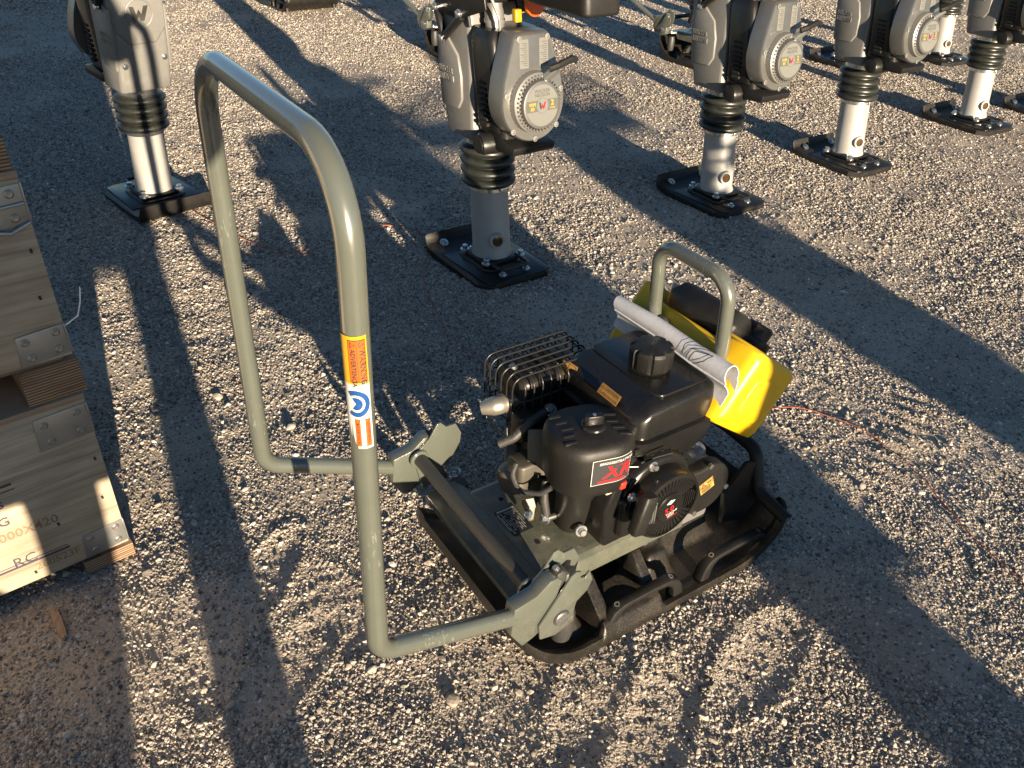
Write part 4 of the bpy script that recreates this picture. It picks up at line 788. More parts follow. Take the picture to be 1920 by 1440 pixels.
for a, c_ in (((-0.030, -0.004), (-0.012, 0.022)), ((-0.012, 0.022), (0.020, 0.026)), ((-0.030, -0.004), (-0.028, -0.026)), ((-0.020, -0.030), (-0.012, -0.004)), ((-0.012, -0.004), (0.026, 0.016)), ((-0.014, -0.032), (-0.004, -0.006)), ((-0.004, -0.006), (0.030, 0.004)), ((0.030, 0.004), (0.022, -0.012)), ((0.022, -0.012), (-0.006, -0.034))): stroke(a, c_)
mb.text('BRIGGS&STRATTON', lambda u, v: roll(-0.026+u*0.62+v*0.2, -0.030+u*0.78+v*0.4-0.0), 0.0085, 0.012)
mb.build('printed_logo', 'ink', man)
# ------------------------------------------------------------------ rammers (x forward = toe, y left, z up; the upper works lean forward)
LEAN = math.tan(R(7.0))
SHEAR = Matrix(((1, 0, LEAN, -0.05*LEAN), (0, 1, 0, 0), (0, 0, 1, 0), (0, 0, 0, 1)))
W_POLY = [(-0.5, 0.5), (-0.28, 0.5), (-0.16, -0.06), (-0.02, 0.28), (0.12, -0.06), (0.26, 0.5), (0.5, 0.5), (0.22, -0.5), (0.05, -0.5), (-0.06, -0.2), (-0.18, -0.5), (-0.34, -0.5)]
def make_rammer():
    root = empty('rammer')
    def P(mb, name, m=None, bevel=0.0, parent=None, ang=35, seg=2): return mb.build(name, m, parent or root, bevel, ang, seg)
    S = lambda: MB(SHEAR)
    # shoe with turned-up toe
    mb = MB(); rings = []
    for x, w, z0, z1 in ((-0.166, 0.100, 0.0, 0.020), (-0.165, 0.104, 0.0, 0.022), (-0.125, 0.140, 0.0, 0.024), (0.105, 0.140, 0.0, 0.026), (0.138, 0.140, 0.001, 0.028), (0.160, 0.140, 0.008, 0.036), (0.170, 0.139, 0.020, 0.050), (0.174, 0.137, 0.032, 0.064)):
        e_ = 0.006; rings.append([(x+(0.018 if x > 0.14 else 0), y, z) for y, z in ((-w, z0+0.002), (-w, z1-e_), (-w+e_, z1), (w-e_, z1), (w, z1-e_), (w, z0+0.002), (w-0.004, z0), (-w+0.004, z0))])
    mb.loft(rings); shoe = P(mb, 'shoe', 'shoe_black', ang=30)
    mb = MB(); mb.prism([(-0.155, -0.118), (-0.168, -0.09), (-0.168, 0.09), (-0.155, 0.118), (0.10, 0.128), (0.10, -0.128)], 'xy', 0.0250, 0.0285); P(mb, 'steel_sole', 'black_metal', 0.001, parent=shoe)
    for (x, y) in ((-0.128, -0.045), (-0.128, 0.045)):
        mb = MB(); mb.bolt((x, y, 0.0285), (0, 0, 1), 0.0085, 0.010); P(mb, 'bolt', 'zinc', parent=shoe)
    for y in (-0.085, 0.085):
        mb = MB(); mb.bolt((0.160, y, 0.036), (-0.5, 0, 0.85), 0.010, 0.008); P(mb, 'bolt', 'zinc', parent=shoe)
    mb = MB(); mb.prism([(-0.095, -0.06), (-0.075, -0.082), (0.07, -0.082), (0.09, -0.06), (0.09, 0.06), (0.07, 0.082), (-0.075, 0.082), (-0.095, 0.06)], 'xy', 0.022, 0.036); mb.prism([(-0.075, -0.05), (-0.055, -0.07), (0.055, -0.07), (0.072, -0.05), (0.072, 0.05), (0.055, 0.07), (-0.055, 0.07), (-0.075, 0.05)], 'xy', 0.036, 0.050); fl = P(mb, 'foot_flange', 'black_metal', 0.004)
    for (x, y) in ((-0.066, -0.066), (0.060, -0.066), (-0.066, 0.066), (0.060, 0.066)):
        mb = MB(); mb.bolt((x, y, 0.046), (0, 0, 1), 0.0098, 0.016); P(mb, 'bolt', 'zinc', parent=fl)
    mb = MB(); mb.tube(fillet([(-0.055, -0.055, 0.048), (-0.135, -0.052, 0.050), (-0.135, 0.052, 0.050), (-0.055, 0.055, 0.048)], 0.012, 3), 0.0055, 8); P(mb, 'lifting_loop', 'black_metal', parent=fl)
    # leg
    mb = S(); mb.lathe([(0.066, 0.046), (0.066, 0.054), (0.062, 0.062), (0.060, 0.262), (0.060, 0.268)], (0, 0, 0), (0, 0, 1), 40); leg = P(mb, 'leg', 'leg_alu', ang=40)
    mb = S(); mb.use('leg_alu'); mb.lathe([(0.025, 0.050), (0.025, 0.070), (0.0235, 0.0725), (0.0170, 0.0725), (0.0170, 0.066)], (0, 0, 0.112), (-0.95, 0.30, 0), 28, cap=False); mb.use('oil_dark'); mb.lathe([(0.0170, 0.0665), (0.0170, 0.0680), (0.010, 0.0690)], (0, 0, 0.112), (-0.95, 0.30, 0), 12); P(mb, 'oil_glass', parent=leg)
    mb = S(); mb.lathe([(0.0625, 0.262), (0.0645, 0.263), (0.0645, 0.281), (0.0625, 0.282)], (0, 0, 0), (0, 0, 1), 40); mb.rbox(-0.072, -0.058, -0.030, 0.004, 0.266, 0.278, 0.003, 0.001); P(mb, 'clamp', 'zinc')
    prof = [(0.060, 0.278)]
    for k in range(4):
        z = 0.290+k*0.0315
        for t in range(7):
            a = -math.pi/2+math.pi*t/6; prof.append((0.0655+0.0200*math.cos(a)**0.8 if math.cos(a) > 0 else 0.0655, z+0.0135*math.sin(a)))
    prof.append((0.062, 0.406)); mb = S(); mb.lathe(prof, (0, 0, 0), (0, 0, 1), 40); P(mb, 'bellows', 'bellows', ang=60)
    mb = S(); mb.lathe([(0.0635, 0.402), (0.065, 0.404), (0.065, 0.424), (0.063, 0.425)], (0, 0, 0), (0, 0, 1), 36); P(mb, 'clamp', 'zinc')
    # crankcase housing
    side = [(0.082, 0.424), (0.090, 0.47), (0.098, 0.52), (0.104, 0.60), (0.102, 0.70), (0.085, 0.775), (0.055, 0.80), (-0.060, 0.80), (-0.072, 0.76), (-0.066, 0.60), (-0.060, 0.47), (-0.062, 0.424)]
    mb = S(); rings = []
    for y, sc, dz in ((-0.086, 0.90, 0), (-0.076, 1.0, 0), (0.076, 1.0, 0), (0.086, 0.90, 0)): rings.append([(0.015+(x-0.015)*sc, y, 0.60+(z-0.60)*(0.985 if sc < 1 else 1)) for x, z in side])
    mb.loft(rings); hs = P(mb, 'crankcase', 'grey_cast', 0.006, seg=2)
    # front cover with the round emblem
    oc = [(-0.080, 0.625), (-0.042, 0.580), (0.042, 0.580), (0.080, 0.625), (0.082, 0.72), (0.066, 0.775), (-0.066, 0.775), (-0.082, 0.72)]
    mb = S(); rings = []
    for d, sc in ((0.070, 1.0), (0.1035, 1.0), (0.1075, 0.965)): rings.append([(d+0.002, p[0]*sc, 0.67+(p[1]-0.67)*sc) for p in oc])
    mb.loft(rings); fc = P(mb, 'front_cover', 'grey_cast', 0.002)
    mb = S(); mb.tube([(0.110, 0.042*math.cos(a), 0.672+0.042*math.sin(a)) for a in np.linspace(0, 2*math.pi, 36, endpoint=False)], 0.0025, 8, closed=True)
    mb.use('gold_dull'); mb.mats = ['grey_cast', 'steel_dark']; mb.mi = [0]*len(mb.f); mb.cur = 1
    mb.loft([[(d, p[0]*0.060, 0.672+p[1]*0.044) for p in W_POLY] for d in (0.1075, 0.1120)]); P(mb, 'emblem', parent=fc)
    for (y, z) in ((-0.066, 0.515), (0.066, 0.53), (-0.070, 0.73), (0.070, 0.73)):
        mb = S(); mb.bolt((0.099 if z < 0.6 else 0.107, y, z), (1, 0, 0), 0.0062, 0.007); P(mb, 'bolt', 'zinc', parent=fc)
    # raised side panels with the maker's name
    for s in (-1, 1):
        mb = S(); mb.prism([(0.092, 0.500), (0.098, 0.60), (0.096, 0.69), (0.050, 0.705), (-0.010, 0.655), (-0.022, 0.60), (-0.018, 0.535), (0.005, 0.505)], 'xz', s*0.080, s*0.094); sp_ = P(mb, 'side_panel', 'grey_cast', 0.005)
        for k, t in enumerate(('WACKER', 'NEUSON')):
            vs, fs = text_geo(t, 0.016); w = max(p[0] for p in vs)-min(p[0] for p in vs); sc = 0.070/w
            fn = (lambda u, v, h: (0.086-u, s*(0.0942+h), 0.600-k*0.022+v)) if s > 0 else (lambda u, v, h: (0.016+u, s*(0.0942+h), 0.600-k*0.022+v))
            mb = S(); n = len(vs)
            bm = bmesh.new(); bv = [bm.verts.new(fn(p[0]*sc, p[1]*sc*1.25, 0)) for p in vs]
            for f in fs: bm.faces.new([bv[i] for i in f])
            ret = bmesh.ops.extrude_face_region(bm, geom=bm.faces[:])
            for e_ in ret['geom']:
                if isinstance(e_, bmesh.types.BMVert): e_.co.y += s*0.0028
            bm.verts.index_update(); mb.add([tuple(v.co) for v in bm.verts], [tuple(v.index for v in f.verts) for f in bm.faces]); bm.free()
            P(mb, 'lettering', 'alu_cast', parent=sp_, ang=20)
    # black engine carrier, triangular stay and top console
    for s in (-1, 1):
        mb = S(); y0, y1 = (s*0.094, s*0.101); P_ = [(0.060, 0.735), (0.085, 0.76), (0.040, 0.86), (-0.16, 0.87), (-0.17, 0.78), (-0.060, 0.775), (0.036, 0.690), (0.058, 0.690)]
        hole = None
        for a, c_ in (((0.075, 0.76), (0.050, 0.692)), ((0.050, 0.692), (-0.055, 0.765))): mb.tube([(a[0], (y0+y1)/2, a[1]), (c_[0], (y0+y1)/2, c_[1])], 0.0115, 8)
        mb.prism([(0.090, 0.755), (0.060, 0.87), (-0.17, 0.88), (-0.18, 0.80), (-0.05, 0.757)], 'xz', y0, y1); st = P(mb, 'stay_plate', 'black_metal', 0.0015)
        for (x, z) in ((0.078, 0.768), (0.050, 0.692), (-0.048, 0.770)):
            mb = S(); mb.lathe([(0.0125, 0), (0.0125, 0.003), (0.009, 0.004), (0.009, 0.010), (0.007, 0.011)], (x, y1, z), (0, s, 0), 14); P(mb, 'bolt', 'zinc', parent=st)
    # engine: block, cylinder fins, carrier tower, fan housing at the back
    mb = S(); mb.rbox(-0.195, -0.062, -0.070, 0.070, 0.46, 0.70, 0.02, 0.008); P(mb, 'engine_block', 'black_metal', ang=40)
    mb = S(); rings = []
    for z, x0, x1, w in ((0.462, -0.176, -0.066, 0.050), (0.48, -0.184, -0.066, 0.078), (0.72, -0.180, -0.070, 0.092), (0.745, -0.170, -0.075, 0.080)): rings.append([(p[0], p[1], z) for p in rrect((x0+x1)/2, 0, x1-x0, 2*w, 0.022, 4)])
    mb.loft(rings); sv = P(mb, 'engine_shroud', 'black_gloss', ang=45)
    for s in (-1, 1):
        for k in range(8):
            mb = S(); mb.box(-0.140, -0.108, min(s*0.076, s*0.0885), max(s*0.076, s*0.0885), 0.492+k*0.016, 0.500+k*0.016); P(mb, 'louvre', 'void_black', parent=sv)
    mb = S(); mb.lathe([(0.0, 0), (0.026, 0.002), (0.030, 0.010), (0.030, 0.10), (0.026, 0.112)], (-0.120, 0.106, 0.440), (-0.05, -1, 0), 24); mb.lathe([(0.024, 0), (0.024, 0.003), (0.020, 0.004)], (-0.120, 0.1075, 0.440), (0, 1, 0), 24); P(mb, 'exhaust_pot', 'black_metal', ang=40)
    mb = S(); mb.prism([(-0.235, 0.430), (-0.245, 0.455), (-0.18, 0.47), (-0.09, 0.46), (-0.09, 0.425)], 'xz', -0.08, 0.07); P(mb, 'exhaust_guard', 'black_metal', 0.008)
    F = lambda: MB(SHEAR @ Matrix.Translation((-0.034, 0, 0)))
    tear = []
    cz0, r0 = 0.575, 0.108
    for a in np.linspace(R(170), R(370), 26): tear.append((r0*math.cos(a), cz0+r0*math.sin(a)))
    tear += [(0.098, 0.635), (0.062, 0.742), (0.050, 0.752), (-0.050, 0.752), (-0.062, 0.742), (-0.098, 0.635)]
    mb = F(); rings = []
    for d, sc in ((-0.150, 1.0), (-0.205, 1.0), (-0.212, 0.97), (-0.214, 0.955)): rings.append([(d, p[0]*sc, cz0+(p[1]-cz0)*sc) for p in tear])
    mb.loft(rings); fh = P(mb, 'fan_housing', 'alu_fan', 0.0, ang=35)
    for (y, z) in ((-0.092, 0.60), (0.092, 0.60), (0.075, 0.505), (-0.075, 0.505), (0.0, 0.476), (0.047, 0.738), (-0.047, 0.738)):
        mb = F(); mb.lathe([(0.008, -0.002), (0.008, 0.004), (0.0045, 0.0042), (0.0045, 0.001)], (-0.214, y, z), (-1, 0, 0), 12); P(mb, 'bolt', 'alu_cast', parent=fh)
    for y in (-0.036, 0.030):
        mb = F(); mb.use('disc_print'); mb.prism(rrect(y, 0.700, 0.030, 0.072, 0.002, 1), 'yz', -0.2140, -0.2152); mb.use('ink_soft')
        for k in range(11): rect2d(mb, lambda u, v: (-0.2154, u, v), y-0.011, y+0.006+0.005*((k*7) % 3-1), 0.670+k*0.0055, 0.672+k*0.0055)
        P(mb, 'rating_label', parent=fh)
    mb = F(); mb.lathe([(0.082, 0), (0.080, 0.022), (0.070, 0.030)], (-0.212, 0, cz0), (-1, 0, 0), 48, cap=False); mb.use('void_black'); mb.mats = ['alu_cast', 'void_black']; mb.mi = [0]*len(mb.f); mb.cur = 1; mb.lathe([(0.080, 0), (0.080, 0.002)], (-0.214, 0, cz0), (-1, 0, 0), 36); P(mb, 'starter_ring', parent=fh)
    for k in range(40):
        a = 2*math.pi*k/40; u = Vector((0, math.cos(a), math.sin(a))); t = Vector((0, -math.sin(a), math.cos(a))); o = Vector((0, 0, cz0)); mb = F(); q = []
        for x, ra, rb in ((-0.216, 0.060, 0.082), (-0.242, 0.060, 0.074)):
            q += [tuple(o+u*ra-t*0.0028+Vector((x, 0, 0))), tuple(o+u*rb-t*0.0028+Vector((x, 0, 0))), tuple(o+u*rb+t*0.0028+Vector((x, 0, 0))), tuple(o+u*ra+t*0.0028+Vector((x, 0, 0)))]
        mb.add(q, [(0, 1, 2, 3), (7, 6, 5, 4), (0, 4, 5, 1), (1, 5, 6, 2), (2, 6, 7, 3), (3, 7, 4, 0)]); P(mb, 'cooling_fin', 'alu_fan', parent=fh)
    mb = F(); mb.use('alu_fan'); mb.lathe([(0.064, 0), (0.066, 0.018), (0.062, 0.026), (0.056, 0.0275)], (-0.226, 0, cz0), (-1, 0, 0), 48)
    f2 = lambda u, v: (-0.2541, -u, cz0+v)      # seen from behind, +y lies to the left
    def disc(r_, y0, z0, h, n=40): mb.add([(-0.2537-h, y0+r_*math.cos(2*math.pi*k/n), z0+r_*math.sin(2*math.pi*k/n)) for k in range(n)], [tuple(range(n))])
    mb.use('disc_print'); disc(0.0545, 0, cz0, 0.0)
    mb.use('grey_print'); n = 10
    for s in (-1, 1):
        pts = [(s*0.0545*math.cos(a), 0.0545*math.sin(a)) for a in np.linspace(-0.27, 0.27, 9)]+[(s*0.016, 0.0145), (s*0.016, -0.0145)]; mb.add([(-0.2540, p[0], cz0+p[1]) for p in pts], [tuple(range(len(pts)))])
    mb.use('disc_print'); disc(0.0195, 0, cz0, 0.0006); mb.use('grey_print'); disc(0.0205, 0, cz0, 0.0004)
    mb.use('ink'); mb.add([(-0.2546, -(p[0]*0.024), cz0+p[1]*0.018) for p in W_POLY[:3]+[(-0.10, 0.10)]+W_POLY[9:]], [tuple(range(7))])
    mb.use('red_print'); mb.add([(-0.2547, -(p[0]*0.024), cz0+p[1]*0.018) for p in W_POLY[2:10]], [tuple(range(8))])
    mb.use('ink_soft'); 
    for k, t in enumerate(('WACKER', 'NEUSON')): mb.text(t, lambda u, v: f2(u, v+0.034-k*0.0105), 0.0125, 0.012, 'CENTER')
    mb.use('yellow_print'); mb.text('WM', lambda u, v: f2(u-0.034, v+0.001), 0.0125, 0.02, 'CENTER'); mb.text('80', lambda u, v: f2(u-0.034, v-0.0105), 0.0125, 0.02, 'CENTER'); mb.text('2', lambda u, v: f2(u+0.034, v-0.002), 0.020, 0.02, 'CENTER'); mb.text('CYCLE', lambda u, v: f2(u+0.034, v-0.011), 0.0065, 0.01, 'CENTER')
    P(mb, 'starter_cover', parent=fh)
    mb = F(); mb.use('alu_bright').cyl((-0.240, -0.022, 0.640), (-0.268, -0.040, 0.668), 0.013, 0.011, 14); mb.use('black_plastic'); mb.tube(fillet([(-0.262, -0.020, 0.668), (-0.272, -0.042, 0.676), (-0.276, -0.085, 0.690), (-0.276, -0.100, 0.686)], 0.01, 3), 0.0095, 8); P(mb, 'pull_handle', parent=fh)
    # carburettor side, hoses
    mb = S(); mb.lathe([(0.018, 0), (0.026, 0.008), (0.027, 0.05), (0.023, 0.06), (0.023, 0.075)], (-0.115, 0.030, 0.735), (0, 0, 1), 20); mb.lathe([(0.029, 0.020), (0.029, 0.030)], (-0.115, 0.030, 0.735), (0, 0, 1), 20); P(mb, 'intake_pipe', 'alu_cast', ang=40)
    for pts, r_, m_ in (([(-0.165, 0.045, 0.72), (-0.18, 0.06, 0.78), (-0.16, 0.075, 0.84)], 0.0045, 'grey_guard'), ([(-0.075, 0.085, 0.74), (-0.08, 0.095, 0.80), (-0.10, 0.09, 0.86)], 0.005, 'rubber')):
        mb = S(); mb.tube(fillet(pts, 0.03, 5), r_, 8); P(mb, 'hose', m_)
    mb = S(); mb.rbox(-0.205, -0.185, 0.0, 0.022, 0.768, 0.800, 0.005, 0.003); P(mb, 'throttle_tab', 'yellow_print')
    # guide handle with rubber mount, fuel tank and air cleaner on top
    mb = S(); mb.rbox(-0.17, 0.055, -0.080, 0.080, 0.81, 0.93, 0.03, 0.015); P(mb, 'air_cleaner', 'black_plastic', ang=45)
    mb = S(); mb.use('orange_plastic').lathe([(0.026, 0), (0.030, 0.003), (0.030, 0.012), (0.026, 0.015)], (-0.225, -0.02, 0.815), (-1, 0, 0), 24); mb.use('zinc').cyl((-0.200, -0.02, 0.815), (-0.226, -0.02, 0.815), 0.010, n=8); mb.use('rubber').lathe([(0.018, 0), (0.026, 0.01), (0.018, 0.022)], (-0.178, -0.02, 0.815), (-1, 0, 0), 20); P(mb, 'rubber_mount')
    mb = S(); mb.rbox(-0.52, -0.250, -0.075, 0.045, 0.832, 0.90, 0.02, 0.010); P(mb, 'handle_box', 'black_plastic', ang=45)
    gh = fillet([(0.04, -0.105, 0.845), (-0.30, -0.17, 0.90), (-0.70, -0.19, 0.955), (-0.70, 0.19, 0.955), (-0.30, 0.17, 0.90), (0.04, 0.105, 0.845)], [0.1, 0.06, 0.06, 0.1], 6)
    mb = S(); mb.tube(gh, 0.016, 12); P(mb, 'guide_handle', 'black_metal')
    mb = S(); mb.use('white_print'); mb.prism(rrect(0.020, 0.825, 0.034, 0.022, 0.002, 1), 'xz', 0.1012, 0.1022); mb.use('ink'); mb.text('108', lambda u, v: (0.034-u, 0.1026, 0.820+v), 0.014, 0.02); P(mb, 'number_label')
    return root
ram = make_rammer()
RAMMERS = [  # x, y, yaw, label
    (-0.085, 2.470, 127, 'first rammer of the row, standing behind the compactor engine with its leg in shade'),
    (0.765, 3.130, 125.5, 'second rammer of the row, standing beyond the yellow water tank and lifting frame'),
    (1.440, 3.640, 124, 'third rammer of the row, its ribbed bellows and bright leg in sunlight'),
    (2.290, 4.320, 123, 'fourth rammer of the row, its housing shaded and its leg sunlit'),
    (-1.345, 2.880, -45, 'rammer standing beside the wooden crates with its round emblem cover turned outward'),
    (2.03, 5.53, 124, 'rammer behind the row, standing right behind the third rammer'),
    (2.70, 5.77, 124, 'rammer behind the row with only its foot and lit leg showing'),
    (2.83, 4.57, 123, 'fifth rammer of the row, only its shoe showing at the end'),
    (1.895, -1.280, 207, 'rammer standing behind the photographer that shades the compactor front'),
    (1.500, -0.415, 127, 'unseen rammer added to the right of the photographer to cast shade'),  # out of view, added so its shadow falls across the compactor and first rammer
    (2.197, -0.060, 127, 'unseen rammer added farther to the right of the photographer for its shadow'),  # also added out of view, to fill out the second shadow band
    (2.645, -0.897, 207, 'rammer standing at the end of the row behind the photographer'),
]
for i, (x, y, yaw, lab) in enumerate(RAMMERS):
    o = ram if i == 0 else copy_tree(ram)
    o.location = (x, y, -0.005); o.rotation_euler = (0, 0, R(yaw)); tag(o, lab, 'rammer', 'rammers lined up in the yard')
for (x, y, yaw, lab) in ((1.155, 5.36, -52, 'plate compactor behind the second rammer, its handle hinge and deck showing'), (-0.290, 5.22, -52, 'plate compactor mostly hidden behind the first rammer of the row'), (-1.74, 6.62, -52, 'distant plate compactor with only its black plate edge showing')):
    o = copy_tree(comp); o.location = (x, y, 0); o.rotation_euler = (0, 0, R(yaw)); o['label'] = lab
# ------------------------------------------------------------------ crates
CK = Vector((-0.724, 1.123, 0)); CA = R(-139)          # front right corner and the way the front face runs
def crate(z0, z1, skid, label, prints, dx=0.0, dy=0.0, tape=False):
    root = empty('crate', (CK.x, CK.y, z0), CA); w, dpt, t = 1.0, 0.78, 0.012      # x runs left along the front face, -y runs away from the camera
    tag(root, label, 'crate', 'stacked plywood crates'); h = z1-z0; root.location += Vector((math.cos(CA)*dx, math.sin(CA)*dx, 0))
    mb = MB(); mb.box(0, w, -t, 0, skid, h); front = mb.build('front_panel', 'plywood', root, 0.001)
    mb = MB(); mb.box(0.0, t, -dpt, -t-0.0005, skid, h); mb.build('side_panel', 'plywood', root, 0.001)
    mb = MB(); mb.box(w-t, w, -dpt, -t-0.0005, skid, h); mb.build('side_panel', 'plywood', root, 0.001)
    mb = MB(); mb.box(t, w-t, -dpt, -dpt+t, skid, h); mb.build('back_panel', 'plywood', root, 0.001)
    mb = MB(); mb.box(-0.001, w+0.001, -dpt-0.001, 0.001, h+0.0005, h+0.0115); mb.build('lid', 'ply_edge', root, 0.001)
    mb = MB(); mb.box(0.013, w-0.013, -dpt+0.013, -0.013, skid-0.012, skid-0.0005); mb.build('floor_panel', 'ply_edge', root, 0.001)
    for x in (0.0-0.006, w/2-0.045, w-0.084):
        mb = MB(); mb.box(x, x+0.090, -dpt, -0.004, 0, skid-0.0126); mb.build('skid', 'lvl', root, 0.0015)
    # galvanised corner plates with nails
    for (px, pz, pw, ph, bent) in ((0.0, h-0.072, 0.088, 0.066, tape), (0.0, skid+0.003, 0.076, 0.056, False)):
        mb = MB(); sk = 0.010
        mb.prism([(px+0.001, pz+0.004), (px+pw, pz-0.002), (px+pw-0.004, pz+ph-0.004), (px+0.002, pz+ph)], 'xz', 0.0005, 0.0022); mb.box(px-0.0016, px+0.0012, -0.05, 0.0021, pz+0.004, pz+ph); cp = mb.build('corner_plate', 'galvanised', root, 0.0006)
        if bent:
            mb = MB(); mb.tube([(px+0.002, 0.003, pz+ph*0.55), (px+pw*0.5, 0.0035, pz+ph*0.52), (px+pw, 0.003, pz+ph*0.58)], 0.003, 8); mb.tube([(px+0.002, 0.003, pz+0.006), (px+pw*0.35, 0.006, pz-0.004), (px+pw, 0.004, pz+0.010)], 0.0035, 8); mb.build('buckled_edge', 'galvanised', cp)
        for (u, v) in ((0.20, 0.80), (0.80, 0.72), (0.22, 0.25), (0.76, 0.20)):
            mb = MB(); mb.lathe([(0.0072, 0), (0.0065, 0.0012), (0.0045, 0.0022), (0.002, 0.0018)], (px+pw*u, 0.0020, pz+ph*v), (0, 1, 0), 12); mb.build('nail', 'nail', cp)
    for (u, v) in ((0.012, 0.62), (0.020, 0.36), (0.16, 0.05), (0.20, 0.93), (0.10, 0.30)):
        mb = MB(); mb.tube([(u, 0.0003, skid+(h-skid)*v), (u+0.001, 0.0008, skid+(h-skid)*v+0.006)], 0.0022, 6); mb.build('nail', 'nail_dark', front)
    for (st, u, v, size, m_, bold) in prints:
        mb = MB(); mb.text(st, lambda a, b_: (u-a, 0.0006, v+b_), size, bold); mb.build('stencil', m_, front)
    return root, front
c1_, f1 = crate(0.0, 0.378, 0.042, 'lower plywood crate standing on the ground, stencilled 260523F, with a sunlit patch', [('kes', 0.208, 0.222, 0.032, 'stamp_ink', 0.0), ('KG', 0.203, 0.185, 0.026, 'stamp_ink', 0.01), ('0X1000X420', 0.238, 0.152, 0.026, 'stamp_brown', 0.004), ('RC', 0.188, 0.088, 0.030, 'stamp_ink', 0.0), ('260523F', 0.158, 0.064, 0.022, 'stamp_brown', 0.006)])
for (u0, u1, v, t) in ((0.145, 0.42, 0.262, 0.005), (0.143, 0.42, 0.252, 0.002), (0.098, 0.42, 0.093, 0.0018), (0.096, 0.42, 0.085, 0.0045)):
    mb = MB(); rect2d(mb, lambda a, b_: (a, 0.0006, b_), u0, u1, v, v+t); mb.build('printed_line', 'stamp_ink', f1)
c2_, f2_ = crate(0.391, 0.765, 0.076, 'middle plywood crate of the stack with a buckled metal corner plate', [('19', 0.118, 0.232, 0.014, 'stamp_red', 0.0), ('08', 0.116, 0.214, 0.014, 'stamp_red', 0.0)], dx=-0.004, tape=True)
mb = MB(); rect2d(mb, lambda a, b_: (a, 0.0006, b_), 0.090, 0.132, 0.2295, 0.2307); mb.build('printed_line', 'stamp_red', f2_)
crate(0.778, 1.10, 0.060, 'top plywood crate of the stack with weathered wood', [], dx=0.004)
# ------------------------------------------------------------------ small things lying about
def at(px, py, z=0.0):
    """ground point under a pixel of the 1920-wide photograph"""
    v = _W @ Vector((px-960, py-720, CAM_F)); t = (z-CAM_H)/v.z; return Vector((v.x*t, v.y*t, z))
def gz(p, h=0.004): return Vector((p.x, p.y, float(ground_z(np.array([p.x]), np.array([p.y]))[0])+h))
def cord(pix, name, label, m_, r_=0.0021):
    pts = [at(*q) for q in pix]; P = []
    for i in range(len(pts)-1):                       # smooth Catmull-Rom through the picked ground points
        p0, p1, p2, p3 = pts[max(i-1, 0)], pts[i], pts[i+1], pts[min(i+2, len(pts)-1)]
        for k in range(10):
            t = k/10; P.append(gz(0.5*((2*p1)+(p2-p0)*t+(2*p0-5*p1+4*p2-p3)*t*t+(3*p1-p0-3*p2+p3)*t**3), 0.0055))
    P.append(gz(pts[-1], 0.0055)); mb = MB(); mb.tube(P, r_, 6); o = mb.build(name, m_, ang=80); return tag(o, label, 'string')
cord([(345, 382), (400, 418), (470, 455), (530, 472), (590, 470), (640, 448), (700, 425), (760, 425), (812, 448)], 'string', 'thin orange string looping from the emblem rammer by the crates to the first rammer', 'string', 0.0014)
cord([(812, 468), (792, 500), (800, 545), (830, 610), (880, 660), (960, 720), (1060, 780)], 'string', 'thin orange string running in the shade from the first rammer to the engine', 'string', 0.0011)
cord([(1420, 775), (1450, 767), (1500, 767), (1560, 785), (1640, 822), (1720, 890), (1800, 985), (1860, 1045), (1935, 1112)], 'string', 'thin orange string on bare gravel trailing away from the yellow tank', 'string', 0.0011)
for pix, w, lab in (([(98, 1146), (122, 1202)], 0.0065, 'thin splinter of wood lying on the gravel below the lower crate'), ([(108, 1150), (126, 1198)], 0.0045, 'narrow second splinter of wood lying against the first')):
    a, c_ = at(*pix[0]), at(*pix[1]); mb = MB(); d = (c_-a).normalized(); s = Vector((-d.y, d.x, 0))
    mb.loft([[tuple(gz(p, 0.006)+s*u*w*k+Vector((0, 0, v*0.004))) for u, v in ((-1, -1), (1, -1), (0.7, 1), (-0.8, 0.8))] for p, k in ((a, 0.6), (a.lerp(c_, 0.3), 1.0), (a.lerp(c_, 0.8), 0.9), (c_, 0.35))]); tag(mb.build('wood_splinter', 'splinter_wood'), lab, 'wood splinter', 'wood splinters by the crates')
mb = MB(); B = Vector((CK.x+0.004, CK.y+0.004, 0.52)); mb.tube([B, B+Vector((0.018, 0.012, 0.012)), B+Vector((0.024, 0.02, 0.034)), B+Vector((0.024, 0.03, 0.055))], 0.0012, 6); tag(mb.build('cable_tie', 'white_plastic'), 'short white plastic cable tie end poking out beside the middle crate', 'cable tie')
for k, (q, s) in enumerate((((432, 540), 0.030), ((545, 800), 0.022), ((408, 742), 0.024), ((850, 1312), 0.026), ((560, 402), 0.03), ((660, 880), 0.02))):
    p = gz(at(*q), s*0.22); bm = bmesh.new(); bmesh.ops.create_icosphere(bm, subdivisions=2, radius=s*0.5); rr = random.Random(k+40)
    pl = [(Vector((rr.uniform(-1, 1), rr.uniform(-1, 1), rr.uniform(-1, 1))).normalized(), rr.uniform(0.3, 0.42)*s) for _ in range(8)]
    for v in bm.verts:
        for n_, d_ in pl:
            e = v.co.dot(n_)-d_
            if e > 0: v.co -= n_*e*0.9
        v.co.z *= 0.65; v.co.x *= 1.2
    me = bpy.data.meshes.new('stone'); bm.to_mesh(me); bm.free(); me.materials.append(MATS['stone']); o = bpy.data.objects.new('stone', me); COL.objects.link(o); o.location = p; o.rotation_euler = (0, 0, rr.uniform(0, 6))
    tag(o, ('flat loose stone lying in the shade beside the middle crate', 'loose stone lying between the two handle uprights', 'loose stone in the long leg shadow by the crates', 'loose stone lying in sunlight beside the compactor plate edge', 'loose stone by the orange string near the emblem rammer', 'loose stone beside the hinge of the far handle arm')[k], 'stone', 'larger loose stones')
